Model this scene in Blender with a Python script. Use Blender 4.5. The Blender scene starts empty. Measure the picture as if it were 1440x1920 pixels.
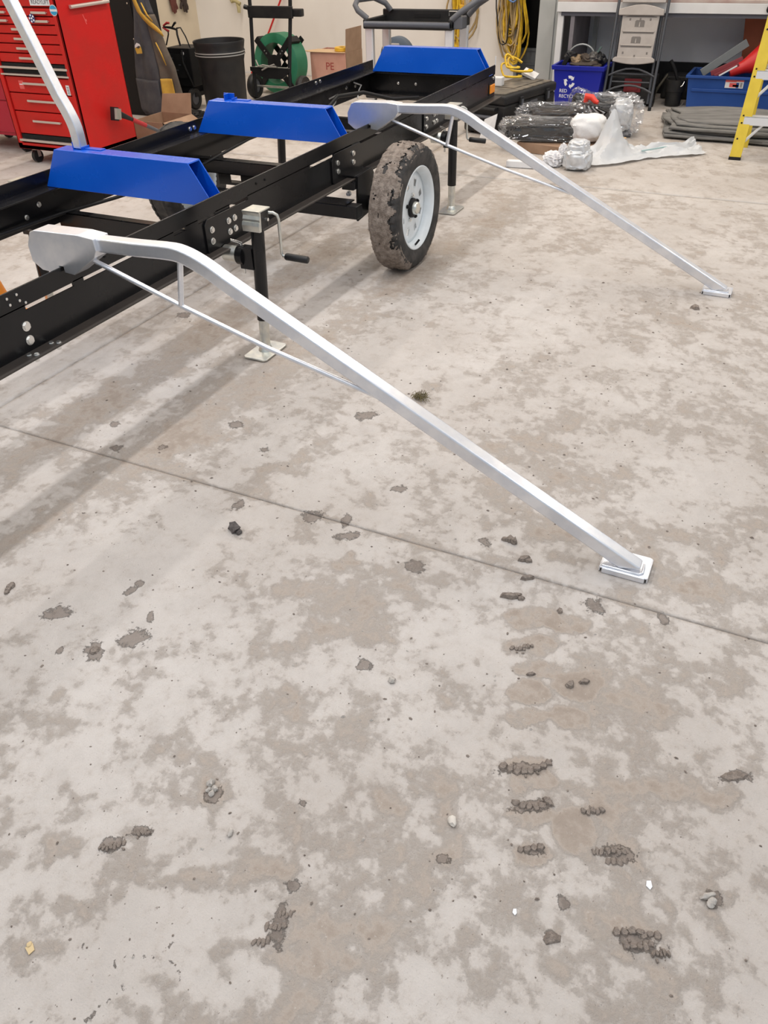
import bpy, bmesh, math, random
import numpy as np
from mathutils import Vector, Matrix, noise as mnoise

# ------------------------------------------------------------------ scene, camera, light
S = bpy.context.scene
COL = S.collection
PI = math.pi
HC = 1.6
F_PX, YAW, PITCH, ROLL = 1447.66, .467199, .656164, -.0332245
cam_d = bpy.data.cameras.new('camera')
cam = bpy.data.objects.new('camera', cam_d); COL.objects.link(cam)
cam_d.sensor_fit = 'VERTICAL'; cam_d.sensor_height = 36.0; cam_d.lens = 36.0 * F_PX / 1920.0
cam_d.clip_start = .05; cam_d.clip_end = 60
cy, sy, cp, sp = math.cos(YAW), math.sin(YAW), math.cos(PITCH), math.sin(PITCH)
fwd = Vector((cy*cp, sy*cp, -sp)); right = Vector((sy, -cy, 0)); up = right.cross(fwd)
cr, sr = math.cos(ROLL), math.sin(ROLL)
r2 = right*cr + up*sr; u2 = up*cr - right*sr
M = Matrix(((r2.x, u2.x, -fwd.x, 0), (r2.y, u2.y, -fwd.y, 0), (r2.z, u2.z, -fwd.z, HC), (0, 0, 0, 1)))
cam.matrix_world = M
S.camera = cam

S.view_settings.view_transform = 'Standard'; S.view_settings.look = 'None'
S.view_settings.gamma = 1.0; S.view_settings.use_curve_mapping = False
S.view_settings.exposure = -0.14

W = bpy.data.worlds.new('overcast_daylight'); S.world = W; W.use_nodes = True
bg = W.node_tree.nodes['Background']; bg.inputs[0].default_value = (.80, .90, 1.0, 1); bg.inputs[1].default_value = .70

def strip(name, x0, x1, y, z, power, col, w=.16):
    d = bpy.data.lights.new(name, 'AREA'); d.shape = 'RECTANGLE'; d.size = x1-x0; d.size_y = w
    d.energy = power; d.color = col
    o = bpy.data.objects.new(name, d); COL.objects.link(o); o.location = ((x0+x1)/2, y, z)
    return o
COOL, WARM = (.97, .97, 1.0), (1.0, .90, .78)
for y_, pw in ((.75, 76), (2.95, 108), (5.9, 108), (-2.6, 80)):
    strip('ceiling_strip_light', -1.5, 4.2, y_, 4.3, pw, COOL)
    strip('ceiling_strip_light', 4.6, 9.2, y_, 4.3, pw*.95, WARM)

# ------------------------------------------------------------------ materials
def newmat(name):
    m = bpy.data.materials.new(name); m.use_nodes = True
    return m, m.node_tree.nodes, m.node_tree.links, m.node_tree.nodes['Principled BSDF']
def mat(name, col, rough=.5, metal=0., var=.0, scale=8., bump=0., bscale=60., spec=.5, col2=None, coat=0., detail=4., stretch=None):
    m, N, L, P = newmat(name)
    P.inputs['Base Color'].default_value = (*col, 1); P.inputs['Roughness'].default_value = rough
    P.inputs['Metallic'].default_value = metal; P.inputs['Specular IOR Level'].default_value = spec
    P.inputs['Coat Weight'].default_value = coat; P.inputs['Coat Roughness'].default_value = .08
    tc = N.new('ShaderNodeTexCoord'); src = tc.outputs['Object']
    if stretch:
        mp = N.new('ShaderNodeMapping'); mp.inputs['Scale'].default_value = stretch
        L.new(src, mp.inputs['Vector']); src = mp.outputs['Vector']
    n = N.new('ShaderNodeTexNoise'); n.inputs['Scale'].default_value = scale; n.inputs['Detail'].default_value = detail
    L.new(src, n.inputs['Vector'])
    if var or col2:
        c2 = col2 or tuple(max(0, c*(1-var)) for c in col)
        r = N.new('ShaderNodeValToRGB'); r.color_ramp.elements[0].position = .38; r.color_ramp.elements[1].position = .62
        r.color_ramp.elements[0].color = (*col, 1); r.color_ramp.elements[1].color = (*c2, 1)
        L.new(n.outputs['Fac'], r.inputs['Fac']); L.new(r.outputs['Color'], P.inputs['Base Color'])
        mr = N.new('ShaderNodeMapRange'); mr.inputs['To Min'].default_value = max(.02, rough-.08); mr.inputs['To Max'].default_value = min(1, rough+.12)
        L.new(n.outputs['Fac'], mr.inputs['Value']); L.new(mr.outputs['Result'], P.inputs['Roughness'])
    if bump:
        n2 = N.new('ShaderNodeTexNoise'); n2.inputs['Scale'].default_value = bscale; n2.inputs['Detail'].default_value = 5
        L.new(src, n2.inputs['Vector'])
        b = N.new('ShaderNodeBump'); b.inputs['Strength'].default_value = bump; b.inputs['Distance'].default_value = .01
        L.new(n2.outputs['Fac'], b.inputs['Height']); L.new(b.outputs['Normal'], P.inputs['Normal'])
    return m

GALV = mat('galvanised_steel', (.86, .88, .92), .34, .88, scale=14, col2=(.74, .77, .83), bump=.05, bscale=30)
ZINC = mat('zinc_plate', (.72, .72, .66), .32, .9, scale=25, col2=(.58, .60, .58))
BOLT = mat('bolt_zinc', (.80, .80, .78), .25, .95)
BLACK = mat('black_paint', (.007, .007, .008), .24, scale=5, col2=(.011, .0105, .011), spec=.36)
FLANGE = mat('flange_reflection_tint', (.060, .050, .043), .5, scale=6, col2=(.045, .038, .034), spec=.4)  # brown-grey reflection on the flange put into its base colour
BLACKM = mat('black_matt', (.009, .009, .010), .55, spec=.3)
BLUE = mat('blue_paint', (.002, .088, .56), .25, scale=3, col2=(.003, .10, .60), coat=.25, spec=.4)
RUBBER = mat('tire_rubber', (.020, .0195, .0195), .72, scale=20, col2=(.06, .054, .05), bump=.3, bscale=90)
MUD = mat('dried_mud', (.185, .148, .122), .95, scale=45, col2=(.31, .26, .22), bump=.9, bscale=140)
CLOD = mat('clod_mud', (.29, .245, .21), .95, scale=90, col2=(.20, .165, .14), bump=.8, bscale=180)
PEBBLE = mat('pale_stone', (.50, .47, .43), .8, scale=60, col2=(.36, .33, .30))
RIMW = mat('white_rim_paint', (.78, .83, .86), .35, scale=12, col2=(.70, .74, .76))
RED = mat('red_paint', (.56, .012, .010), .42, scale=6, col2=(.49, .016, .012), bump=.2, bscale=170, spec=.28)
MAGENTA = mat('crimson_paint', (.42, .006, .03), .35)
CHROME = mat('worn_chrome', (.62, .55, .50), .4, .6)
WHITEP = mat('white_paint', (.72, .72, .72), .55, scale=4, col2=(.66, .66, .66))
DARK = mat('dark_plastic', (.012, .0125, .014), .42, scale=10, col2=(.020, .0195, .0195), spec=.35)
GREYPL = mat('grey_plastic', (.10, .105, .12), .5)
CARD = mat('cardboard', (.36, .235, .155), .85, scale=9, col2=(.31, .20, .13))
CARDP = mat('pale_cardboard', (.62, .33, .25), .85, scale=6, col2=(.57, .29, .215))
CARDY = mat('cardboard_inside', (.60, .42, .25), .85)
GREEN = mat('green_band', (.012, .16, .075), .5, scale=5, col2=(.03, .20, .11))
YELLOW = mat('yellow_cord', (.80, .54, .03), .5, scale=20, col2=(.60, .36, .03))
TANC = mat('tan_hose', (.46, .33, .15), .55, scale=20, col2=(.36, .25, .11))
BLUEC = mat('blue_cord', (.10, .20, .42), .5)
YLAD = mat('yellow_fibreglass', (.75, .56, .05), .5, scale=10, col2=(.68, .50, .04))
ALU = mat('aluminium', (.80, .82, .85), .38, .55)
RBLUE = mat('recycling_blue', (.008, .016, .33), .38)
TOTE = mat('tote_blue', (.008, .055, .25), .45, scale=5, col2=(.012, .065, .28))
CHAIRG = mat('chair_plastic', (.42, .385, .36), .6, scale=12, col2=(.38, .345, .32))
CHAIRT = mat('chair_tube', (.075, .08, .09), .42, .3)
MATG = mat('grey_mat', (.22, .215, .205), .85, scale=30, col2=(.15, .147, .14), bump=.5, bscale=120, stretch=(1, .15, 1))
FOAM = mat('white_foam', (.78, .78, .78), .8, bump=.2, bscale=90)
TISSUE = mat('white_tissue', (.80, .80, .82), .85)
FOIL = mat('silver_wrap', (.72, .74, .76), .35, .35, scale=20, col2=(.60, .62, .64))
JACK = mat('jacket_cloth', (.055, .056, .066), .9, scale=12, col2=(.075, .075, .08), bump=.4, bscale=220)
JACKB = mat('jacket_brown', (.13, .105, .08), .9, scale=12, col2=(.10, .085, .07), bump=.4, bscale=220)
JYEL = mat('jacket_yellow', (.58, .35, .05), .85, scale=15, col2=(.48, .29, .05))
ORANGE = mat('orange_plastic', (.85, .27, .02), .5)
AMBER = mat('amber_lens', (.90, .30, .015), .2)
REDPL = mat('red_plastic', (.55, .015, .015), .4)
REDRUB = mat('red_grip', (.45, .03, .035), .6)
BROWNCB = mat('brown_panel', (.33, .085, .035), .7, scale=5, col2=(.28, .075, .03))
DEEP = mat('dark_opening', (.004, .004, .004), .9)
GRASS = mat('dry_grass', (.16, .13, .06), .9)
INK = mat('red_ink', (.36, .06, .05), .8)
INKK = mat('dark_ink', (.05, .05, .06), .7)
WHITEINK = mat('white_print', (.82, .84, .88), .6)
STICKB = mat('sticker_blue', (.02, .30, .52), .4)
STICKR = mat('sticker_red', (.70, .10, .09), .5)
NAVY = mat('sticker_navy', (.02, .03, .14), .5)
WALLM = mat('painted_wall', (.80, .765, .72), .8, scale=1.3, col2=(.74, .70, .65))
WALLL = mat('cream_wall', (.66, .575, .44), .8, scale=2, col2=(.60, .52, .40))
WALLU = mat('wall_under_bench', (.84, .85, .88), .8, scale=2, col2=(.78, .79, .83))
COLM = mat('grey_post', (.42, .43, .42), .55, scale=4, col2=(.37, .385, .375))
CEIL = mat('ceiling_white', (.75, .74, .72), .9)
JOINTM = mat('joint_dirt', (.10, .085, .07), .95)
DUSTY = mat('dusty_black', (.013, .0135, .015), .5, scale=14, col2=(.024, .0225, .021), spec=.35)
DUSTTOP = mat('dusty_lid', (.20, .17, .13), .85, scale=10, col2=(.10, .088, .072))

def film(name, fac=.35, tint=(.95, .97, 1)):
    m, N, L, P = newmat(name)
    out = N['Material Output']
    tr = N.new('ShaderNodeBsdfTransparent'); gl = N.new('ShaderNodeBsdfGlossy'); gl.inputs['Roughness'].default_value = .07
    gl.inputs['Color'].default_value = (*tint, 1)
    df = N.new('ShaderNodeBsdfDiffuse'); df.inputs['Color'].default_value = (.8, .82, .84, 1)
    lw = N.new('ShaderNodeLayerWeight'); lw.inputs['Blend'].default_value = .45
    mr = N.new('ShaderNodeMapRange'); mr.inputs['To Min'].default_value = fac*.45; mr.inputs['To Max'].default_value = min(1, fac*2.2)
    L.new(lw.outputs['Facing'], mr.inputs['Value'])
    mx0 = N.new('ShaderNodeMixShader'); mx0.inputs[0].default_value = .12
    L.new(gl.outputs[0], mx0.inputs[1]); L.new(df.outputs[0], mx0.inputs[2])
    mx = N.new('ShaderNodeMixShader'); L.new(mr.outputs['Result'], mx.inputs[0])
    L.new(tr.outputs[0], mx.inputs[1]); L.new(mx0.outputs[0], mx.inputs[2]); L.new(mx.outputs[0], out.inputs['Surface'])
    return m
FILM = film('clear_film', .17)
def sheetmat():
    m, N, L, P = newmat('milky_sheet')
    P.inputs['Base Color'].default_value = (.66, .68, .70, 1); P.inputs['Roughness'].default_value = .4
    P.inputs['Alpha'].default_value = .86
    return m
SHEET = sheetmat()

# ------------------------------------------------------------------ mesh builder
WO = {}     # world origin of every object made here
class MB:
    def __init__(s): s.v = []; s.f = []; s.mi = []; s.cur = 0
    def add(s, vs, fs):
        b = len(s.v); s.v += [tuple(v) for v in vs]
        for f in fs: s.f.append(tuple(i+b for i in f)); s.mi.append(s.cur)
        return s
    def box(s, a, b, rot=None, piv=None):
        x0, y0, z0 = (min(a[i], b[i]) for i in range(3)); x1, y1, z1 = (max(a[i], b[i]) for i in range(3))
        vs = [Vector(p) for p in ((x0,y0,z0),(x1,y0,z0),(x1,y1,z0),(x0,y1,z0),(x0,y0,z1),(x1,y0,z1),(x1,y1,z1),(x0,y1,z1))]
        if rot is not None:
            c = Vector(piv) if piv is not None else Vector(((x0+x1)/2,(y0+y1)/2,(z0+z1)/2))
            vs = [c + rot @ (v-c) for v in vs]
        return s.add(vs, [(0,3,2,1),(4,5,6,7),(0,1,5,4),(1,2,6,5),(2,3,7,6),(3,0,4,7)])
    def hexa(s, vs):
        return s.add(vs, [(0,3,2,1),(4,5,6,7),(0,1,5,4),(1,2,6,5),(2,3,7,6),(3,0,4,7)])
    def prism(s, pts, axis, a, b):
        """outline pts in the two other axes (in x,y,z order), extruded a..b along axis"""
        def mk(p, t):
            q = list(p); q.insert(axis, t); return q
        n = len(pts); vs = [mk(p, a) for p in pts] + [mk(p, b) for p in pts]
        fs = [tuple(range(n))[::-1], tuple(range(n, 2*n))] + [(i, (i+1) % n, n+(i+1) % n, n+i) for i in range(n)]
        return s.add(vs, fs)
    def tube(s, pts, r, seg=8, closed=False, cap=True):
        pts = [Vector(p) for p in pts]; n = len(pts); rs = r if isinstance(r, (list, tuple)) else [r]*n
        T = []
        for i in range(n):
            a = pts[(i-1) % n] if (closed or i) else pts[0]; b = pts[(i+1) % n] if (closed or i < n-1) else pts[-1]
            t = (b-a); T.append(t.normalized() if t.length > 1e-9 else Vector((0, 0, 1)))
        ref = Vector((0, 0, 1)) if abs(T[0].z) < .9 else Vector((1, 0, 0))
        nrm = (ref - T[0]*ref.dot(T[0])).normalized(); vs = []
        for i in range(n):
            nrm = (nrm - T[i]*nrm.dot(T[i])); nrm = nrm.normalized() if nrm.length > 1e-6 else T[i].orthogonal().normalized()
            bn = T[i].cross(nrm)
            for k in range(seg):
                a = 2*PI*k/seg; vs.append(pts[i] + (nrm*math.cos(a) + bn*math.sin(a))*rs[i])
        fs = []
        m = n if closed else n-1
        for i in range(m):
            j = (i+1) % n
            for k in range(seg):
                l = (k+1) % seg; fs.append((i*seg+k, i*seg+l, j*seg+l, j*seg+k))
        if cap and not closed: fs += [tuple(range(seg))[::-1], tuple(range((n-1)*seg, n*seg))]
        return s.add(vs, fs)
    def cyl(s, a, b, r, seg=16, r2=None):
        return s.tube([a, b], [r, r if r2 is None else r2], seg)
    def lathe(s, prof, c, axis=2, seg=32, closed=False):
        """prof = (radius, height) pairs; revolve about axis through c"""
        vs = []; n = len(prof)
        for k in range(seg):
            a = 2*PI*k/seg; ca, sa = math.cos(a), math.sin(a)
            for (r, h) in prof:
                q = [r*ca, r*sa]; q.insert(axis, h); vs.append((c[0]+q[0], c[1]+q[1], c[2]+q[2]))
        fs = []
        for k in range(seg):
            l = (k+1) % seg
            for i in range(n if closed else n-1):
                j = (i+1) % n; fs.append((k*n+i, l*n+i, l*n+j, k*n+j))
        return s.add(vs, fs)
    def sweep(s, path, w0, w1, x0, x1):
        """rectangular bar: path of (y, z) top-line points with perpendicular depth, extruded x0..x1"""
        P = [Vector((0, p[0], p[1])) for p in path]; n = len(P); vs = []
        for i in range(n):
            a = P[max(0, i-1)]; b = P[min(n-1, i+1)]; t = (b-a).normalized(); nr = Vector((0, -t.z, t.y))
            if nr.z < 0: nr = -nr
            lo = P[i] - nr*w1
            for q, x in ((P[i], x0), (P[i], x1), (lo, x1), (lo, x0)): vs.append((x, q.y, q.z))
        fs = [(0, 1, 2, 3), tuple((n-1)*4+k for k in (3, 2, 1, 0))]
        for i in range(n-1):
            for k in range(4): fs.append((i*4+k, i*4+(k+1) % 4, (i+1)*4+(k+1) % 4, (i+1)*4+k))
        return s.add(vs, fs)
    def grid(s, fn, nu, nv):
        vs = [fn(i/nu, j/nv) for j in range(nv+1) for i in range(nu+1)]
        fs = [(j*(nu+1)+i, j*(nu+1)+i+1, (j+1)*(nu+1)+i+1, (j+1)*(nu+1)+i) for j in range(nv) for i in range(nu)]
        return s.add(vs, fs)
    def blob(s, c, size, seed=0, amp=.25, freq=2., sub=2, flat=False, rot=0.):
        bm = bmesh.new(); bmesh.ops.create_icosphere(bm, subdivisions=sub, radius=1)
        off = Vector((seed*3.17, seed*1.31, seed*7.7)); vs = []
        cr_, sr_ = math.cos(rot), math.sin(rot)
        for v in bm.verts:
            d = v.co.normalized(); k = 1 + amp*mnoise.noise(d*freq+off) + amp*.5*mnoise.noise(d*freq*2.7+off)
            x, y, z = d.x*k*size[0], d.y*k*size[1], d.z*k*size[2]
            if flat: z = max(z, -size[2]*.25)
            vs.append((c[0]+x*cr_-y*sr_, c[1]+x*sr_+y*cr_, c[2]+z))
        fs = [tuple(v.index for v in f.verts) for f in bm.faces]; bm.free()
        return s.add(vs, fs)
    def crumple(s, c, size, seed=0, amp=.12, freq=3., sub=4, power=.5, rot=None):
        """crinkled bag: rounded box with ridged creases"""
        bm = bmesh.new(); bmesh.ops.create_icosphere(bm, subdivisions=sub, radius=1)
        off = Vector((seed*3.17, seed*1.31, seed*7.7)); vs = []
        for v in bm.verts:
            d = v.co.normalized()
            q = Vector([math.copysign(abs(t)**power, t) for t in d])
            k = 1 + amp*(1-2*abs(mnoise.noise(q*freq+off))) - amp*.6 + amp*.5*(1-2*abs(mnoise.noise(q*freq*2.3+off)))
            p = Vector((q.x*size[0], q.y*size[1], q.z*size[2]))*k
            if rot is not None: p = rot @ p
            vs.append(Vector(c)+p)
        fs = [tuple(v.index for v in f.verts) for f in bm.faces]; bm.free()
        zmin = min(v.z for v in vs)
        s.zmin = zmin
        return s.add(vs, fs)
    def build(s, name, mats, parent=None, smooth=None, bevel=0., bseg=2, kind=None, label=None, origin=None):
        vs = np.array(s.v, float)
        lo, hi = vs.min(0), vs.max(0)
        o0 = np.array(origin, float) if origin is not None else np.array([(lo[0]+hi[0])/2, (lo[1]+hi[1])/2, lo[2]])
        me = bpy.data.meshes.new(name); me.from_pydata([tuple(v) for v in (vs-o0)], [], s.f)
        if not isinstance(mats, (list, tuple)): mats = [mats]
        for m in mats: me.materials.append(m)
        if len(mats) > 1: me.polygons.foreach_set('material_index', s.mi)
        bm = bmesh.new(); bm.from_mesh(me); bmesh.ops.recalc_face_normals(bm, faces=bm.faces); bm.to_mesh(me); bm.free()
        if smooth is not None:
            me.polygons.foreach_set('use_smooth', [True]*len(me.polygons)); me.set_sharp_from_angle(angle=math.radians(smooth))
        me.update()
        o = bpy.data.objects.new(name, me); COL.objects.link(o)
        WO[o.name] = o0
        if parent is not None: o.parent = parent; o.location = Vector(o0) - Vector(WO[parent.name])
        else: o.location = o0
        if bevel:
            b = o.modifiers.new('bevel', 'BEVEL'); b.width = bevel; b.segments = bseg; b.limit_method = 'ANGLE'; b.angle_limit = math.radians(40)
        if kind: o['kind'] = kind
        if label: o['label'] = label
        return o
def thing(name, label, cat, loc, group=None):
    o = bpy.data.objects.new(name, None); COL.objects.link(o); o.empty_display_size = .1
    o.location = loc; o['label'] = label; o['category'] = cat
    if group: o['group'] = group
    WO[o.name] = np.array(loc, float)
    return o
def tag(o, label, cat, group=None):
    o['label'] = label; o['category'] = cat
    if group: o['group'] = group
    return o
def copy_tree(o, parent=None):
    c = o.copy(); COL.objects.link(c)
    if parent is not None: c.parent = parent
    for ch in list(o.children): copy_tree(ch, c)
    return c
def text(txt, size, loc, rot, m, parent, name='lettering', depth=.0006, sx=1.):
    cu = bpy.data.curves.new('t', 'FONT'); cu.body = txt; cu.size = size; cu.extrude = depth; cu.align_x = 'CENTER'; cu.align_y = 'CENTER'
    to = bpy.data.objects.new('t', cu); COL.objects.link(to)
    dg = bpy.context.evaluated_depsgraph_get(); me = bpy.data.meshes.new_from_object(to.evaluated_get(dg))
    bpy.data.objects.remove(to); bpy.data.curves.remove(cu)
    me.name = name; me.materials.clear(); me.materials.append(m)
    o = bpy.data.objects.new(name, me); COL.objects.link(o); WO[o.name] = np.array(loc, float)
    o.parent = parent; o.location = Vector(loc)-Vector(WO[parent.name]); o.rotation_euler = rot; o.scale = (sx, 1, 1)
    return o
FACE_MX = (PI/2, 0, -PI/2)     # text lying on a face whose normal is -X
def bolt(parent, p, axis=1, sgn=-1, r=.011, h=.009, name='bolt', m=None, nut=True):
    q = list(p); q[axis] += sgn*h; q2 = list(p); q2[axis] += sgn*.003
    b = MB(); b.cyl(p, q2, r*1.3, 12); b.cyl(q2, q, r, 6 if nut else 10)
    return b.build(name, m or BOLT, parent)

# ------------------------------------------------------------------ setting: floor slabs, walls, ceiling
def floor_mat():
    m, N, L, P = newmat('dirty_concrete')
    geo = N.new('ShaderNodeNewGeometry')
    at = N.new('ShaderNodeAttribute'); at.attribute_name = 'stain_shade'
    sep = N.new('ShaderNodeSeparateColor'); L.new(at.outputs['Color'], sep.inputs[0])
    def noise(scale, det=6, rough=.6, stretch=None):
        src = geo.outputs['Position']
        if stretch:
            mp = N.new('ShaderNodeMapping'); mp.inputs['Scale'].default_value = stretch
            L.new(src, mp.inputs['Vector']); src = mp.outputs['Vector']
        n = N.new('ShaderNodeTexNoise'); n.inputs['Scale'].default_value = scale; n.inputs['Detail'].default_value = det
        n.inputs['Roughness'].default_value = rough; L.new(src, n.inputs['Vector']); return n.outputs['Fac']
    def mth(op, a, b=None, clamp=False):
        x = N.new('ShaderNodeMath'); x.operation = op; x.use_clamp = clamp
        for i, v in enumerate((a, b)):
            if v is None: continue
            if isinstance(v, (int, float)): x.inputs[i].default_value = v
            else: L.new(v, x.inputs[i])
        return x.outputs[0]
    def smooth(v, lo, hi):
        r = N.new('ShaderNodeMapRange'); r.interpolation_type = 'SMOOTHSTEP'
        r.inputs['From Min'].default_value = lo; r.inputs['From Max'].default_value = hi; L.new(v, r.inputs['Value']); return r.outputs['Result']
    def mixc(f, a, b):
        x = N.new('ShaderNodeMix'); x.data_type = 'RGBA'
        L.new(f, x.inputs['Factor'])
        for s_, v in ((6, a), (7, b)):
            if isinstance(v, tuple): x.inputs[s_].default_value = (*v, 1)
            else: L.new(v, x.inputs[s_])
        return x.outputs['Result']
    fine = noise(38, 8, .7); mid = noise(9, 7, .65); big = noise(1.3, 5, .55); grit = noise(230, 3, .6)
    streak = noise(13, 8, .68, (1.25, .8, 1))
    base = mixc(smooth(big, .35, .65), (.56, .525, .492), (.49, .452, .418))
    base = mixc(mth('MULTIPLY', smooth(mid, .42, .68), .4), base, (.425, .395, .368))
    # brown dust film and painted shadow bands: broad noise + placed patches
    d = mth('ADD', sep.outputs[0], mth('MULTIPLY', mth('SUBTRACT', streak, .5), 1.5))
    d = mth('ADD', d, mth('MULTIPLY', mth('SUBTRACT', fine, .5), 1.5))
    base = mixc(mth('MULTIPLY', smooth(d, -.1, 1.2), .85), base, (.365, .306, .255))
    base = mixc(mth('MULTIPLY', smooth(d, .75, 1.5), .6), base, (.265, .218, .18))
    g = mth('ADD', sep.outputs[1], mth('MULTIPLY', mth('SUBTRACT', noise(55, 8, .75), .5), 2.0))
    base = mixc(mth('MULTIPLY', smooth(g, .36, .70), .85), base, (.215, .18, .155))
    sp = smooth(noise(85, 3, .6, (1, 1.5, 1)), .66, .73)
    base = mixc(mth('MULTIPLY', sp, .75), base, (.24, .20, .17))
    base = mixc(mth('MULTIPLY', smooth(grit, .60, .72), .35), base, (.30, .255, .22))
    base = mixc(mth('MULTIPLY', smooth(noise(120, 4, .65), .60, .74), .45), base, (.60, .58, .56))
    base = mixc(mth('MULTIPLY', smooth(noise(27, 8, .8), .57, .70), .5), base, (.31, .265, .23))
    L.new(base, P.inputs['Base Color'])
    P.inputs['Roughness'].default_value = .72; P.inputs['Specular IOR Level'].default_value = .3
    h = mth('ADD', mth('MULTIPLY', fine, .5), mth('MULTIPLY', grit, .25))
    h = mth('ADD', h, mth('MULTIPLY', smooth(g, .42, .62), .9))
    h = mth('ADD', h, mth('MULTIPLY', smooth(d, .3, .9), .5))
    b = N.new('ShaderNodeBump'); b.inputs['Strength'].default_value = .8; b.inputs['Distance'].default_value = .006
    L.new(h, b.inputs['Height']); L.new(b.outputs['Normal'], P.inputs['Normal'])
    return m
FLOORM = floor_mat()

rng = np.random.default_rng(7)
def vnoise(x, y, seed):
    r = np.random.default_rng(seed); T = r.random((256, 256))
    xi = np.floor(x).astype(int); yi = np.floor(y).astype(int); fx = x-xi; fy = y-yi
    fx = fx*fx*(3-2*fx); fy = fy*fy*(3-2*fy)
    a = T[xi % 256, yi % 256]; b = T[(xi+1) % 256, yi % 256]; c = T[xi % 256, (yi+1) % 256]; d = T[(xi+1) % 256, (yi+1) % 256]
    return (a*(1-fx)+b*fx)*(1-fy)+(c*(1-fx)+d*fx)*fy
def fbm(x, y, sc, seed, o=5):
    v = 0; a = .5
    for i in range(o): v = v + a*vnoise(x*sc*2**i+37*i, y*sc*2**i+11*i, seed+i); a *= .5
    return v
# mud stains (x, y, half-size across the view, half-size along it)
STAIN_G = [(1.032,1.612,.051,.028),(.959,1.402,.027,.037),(1.039,1.332,.037,.038),(.923,1.497,.014,.013),(1.223,1.466,.02,.022),(1.185,1.476,.023,.015),(1.117,1.338,.013,.018),(2.137,1.738,.03,.029),(1.688,1.409,.024,.025),(2.0,.953,.028,.022),(2.41,1.279,.054,.034),(1.736,1.149,.04,.026),(1.765,1.032,.018,.04),(1.699,.987,.044,.022),(1.639,.722,.03,.034),(1.221,.696,.026,.021),(1.834,.565,.02,.019),(1.703,.175,.031,.035),(1.711,-.008,.018,.023),(.53,.543,.024,.039),(.622,.562,.02,.022),(1.275,-.242,.034,.015),(.748,.038,.019,.01),(.813,.287,.014,.011),(2.024,1.526,.021,.019),(1.873,1.904,.021,.019),(1.944,2.191,.026,.026),(1.813,2.063,.025,.024),(2.948,2.606,.039,.035),(.817,.036,.011,.013),(.802,.642,.012,.007),(4.534,2.296,.042,.043),(.525,.966,.03,.022),(.581,.928,.03,.018),(.735,.84,.025,.025),(.814,-.115,.045,.02),(.958,-.236,.02,.02),(1.09,.2,.06,.015),(1.0,.158,.05,.014),(.905,.131,.032,.012),(.977,-.045,.035,.02)]
LINES = [[(.339,.789),(.369,.758),(.392,.721),(.397,.693),(.385,.667),(.367,.65)], [(.339,.789),(.323,.766),(.311,.736),(.278,.755),(.242,.78)], [(.392,.721),(.433,.714)], [(.351,.867),(.315,.858)]]
STAIN_R = [(.557,.956,.048,.033),(.732,.844,.042,.044),(.921,-.249,.021,.045),(1.357,-.245,.043,.022),(1.054,.83,.056,.045),(.987,-.063,.034,.024),(1.576,.328,.076,.042),(1.465,.302,.065,.039),(1.401,.26,.071,.033),(1.312,.262,.058,.034),(1.596,.233,.06,.037),(1.391,.15,.062,.046),(1.231,.237,.056,.032),(1.283,.143,.053,.029),(1.099,.196,.056,.032),(1.063,.172,.055,.03),(.983,.154,.053,.026),(.901,.123,.046,.031),(.987,.053,.046,.05),(1.062,.012,.043,.029),(.814,-.056,.053,.031),(.702,-.001,.061,.028),(1.397,1.001,.097,.037),(1.441,.79,.063,.031),(1.187,.945,.075,.032),(1.283,.829,.06,.028),(.665,.939,.099,.028),(.495,.889,.126,.031),(.553,.737,.102,.023),(.649,.611,.069,.023),(.757,.435,.058,.024),(.448,.634,.084,.02),(.52,.434,.073,.029),(.618,.39,.075,.031),(.932,.358,.024,.053),(.852,.288,.023,.071),(.474,1.049,.071,.025),(2.359,.774,.08,.037),(2.45,.657,.101,.045),(1.982,.363,.137,.033),(2.312,.357,.187,.046),(2.147,.737,.114,.039),(2.154,-.028,.118,.039),(1.892,-.11,.093,.047),(1.401,-.058,.066,.03),(1.188,-.2,.071,.025),(1.171,-.097,.073,.025),(.281,.947,.063,.021),(.391,.954,.078,.016),(1.556,.94,.1,.03),(1.385,1.204,.066,.025),(1.93,1.407,.079,.035)]
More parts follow.
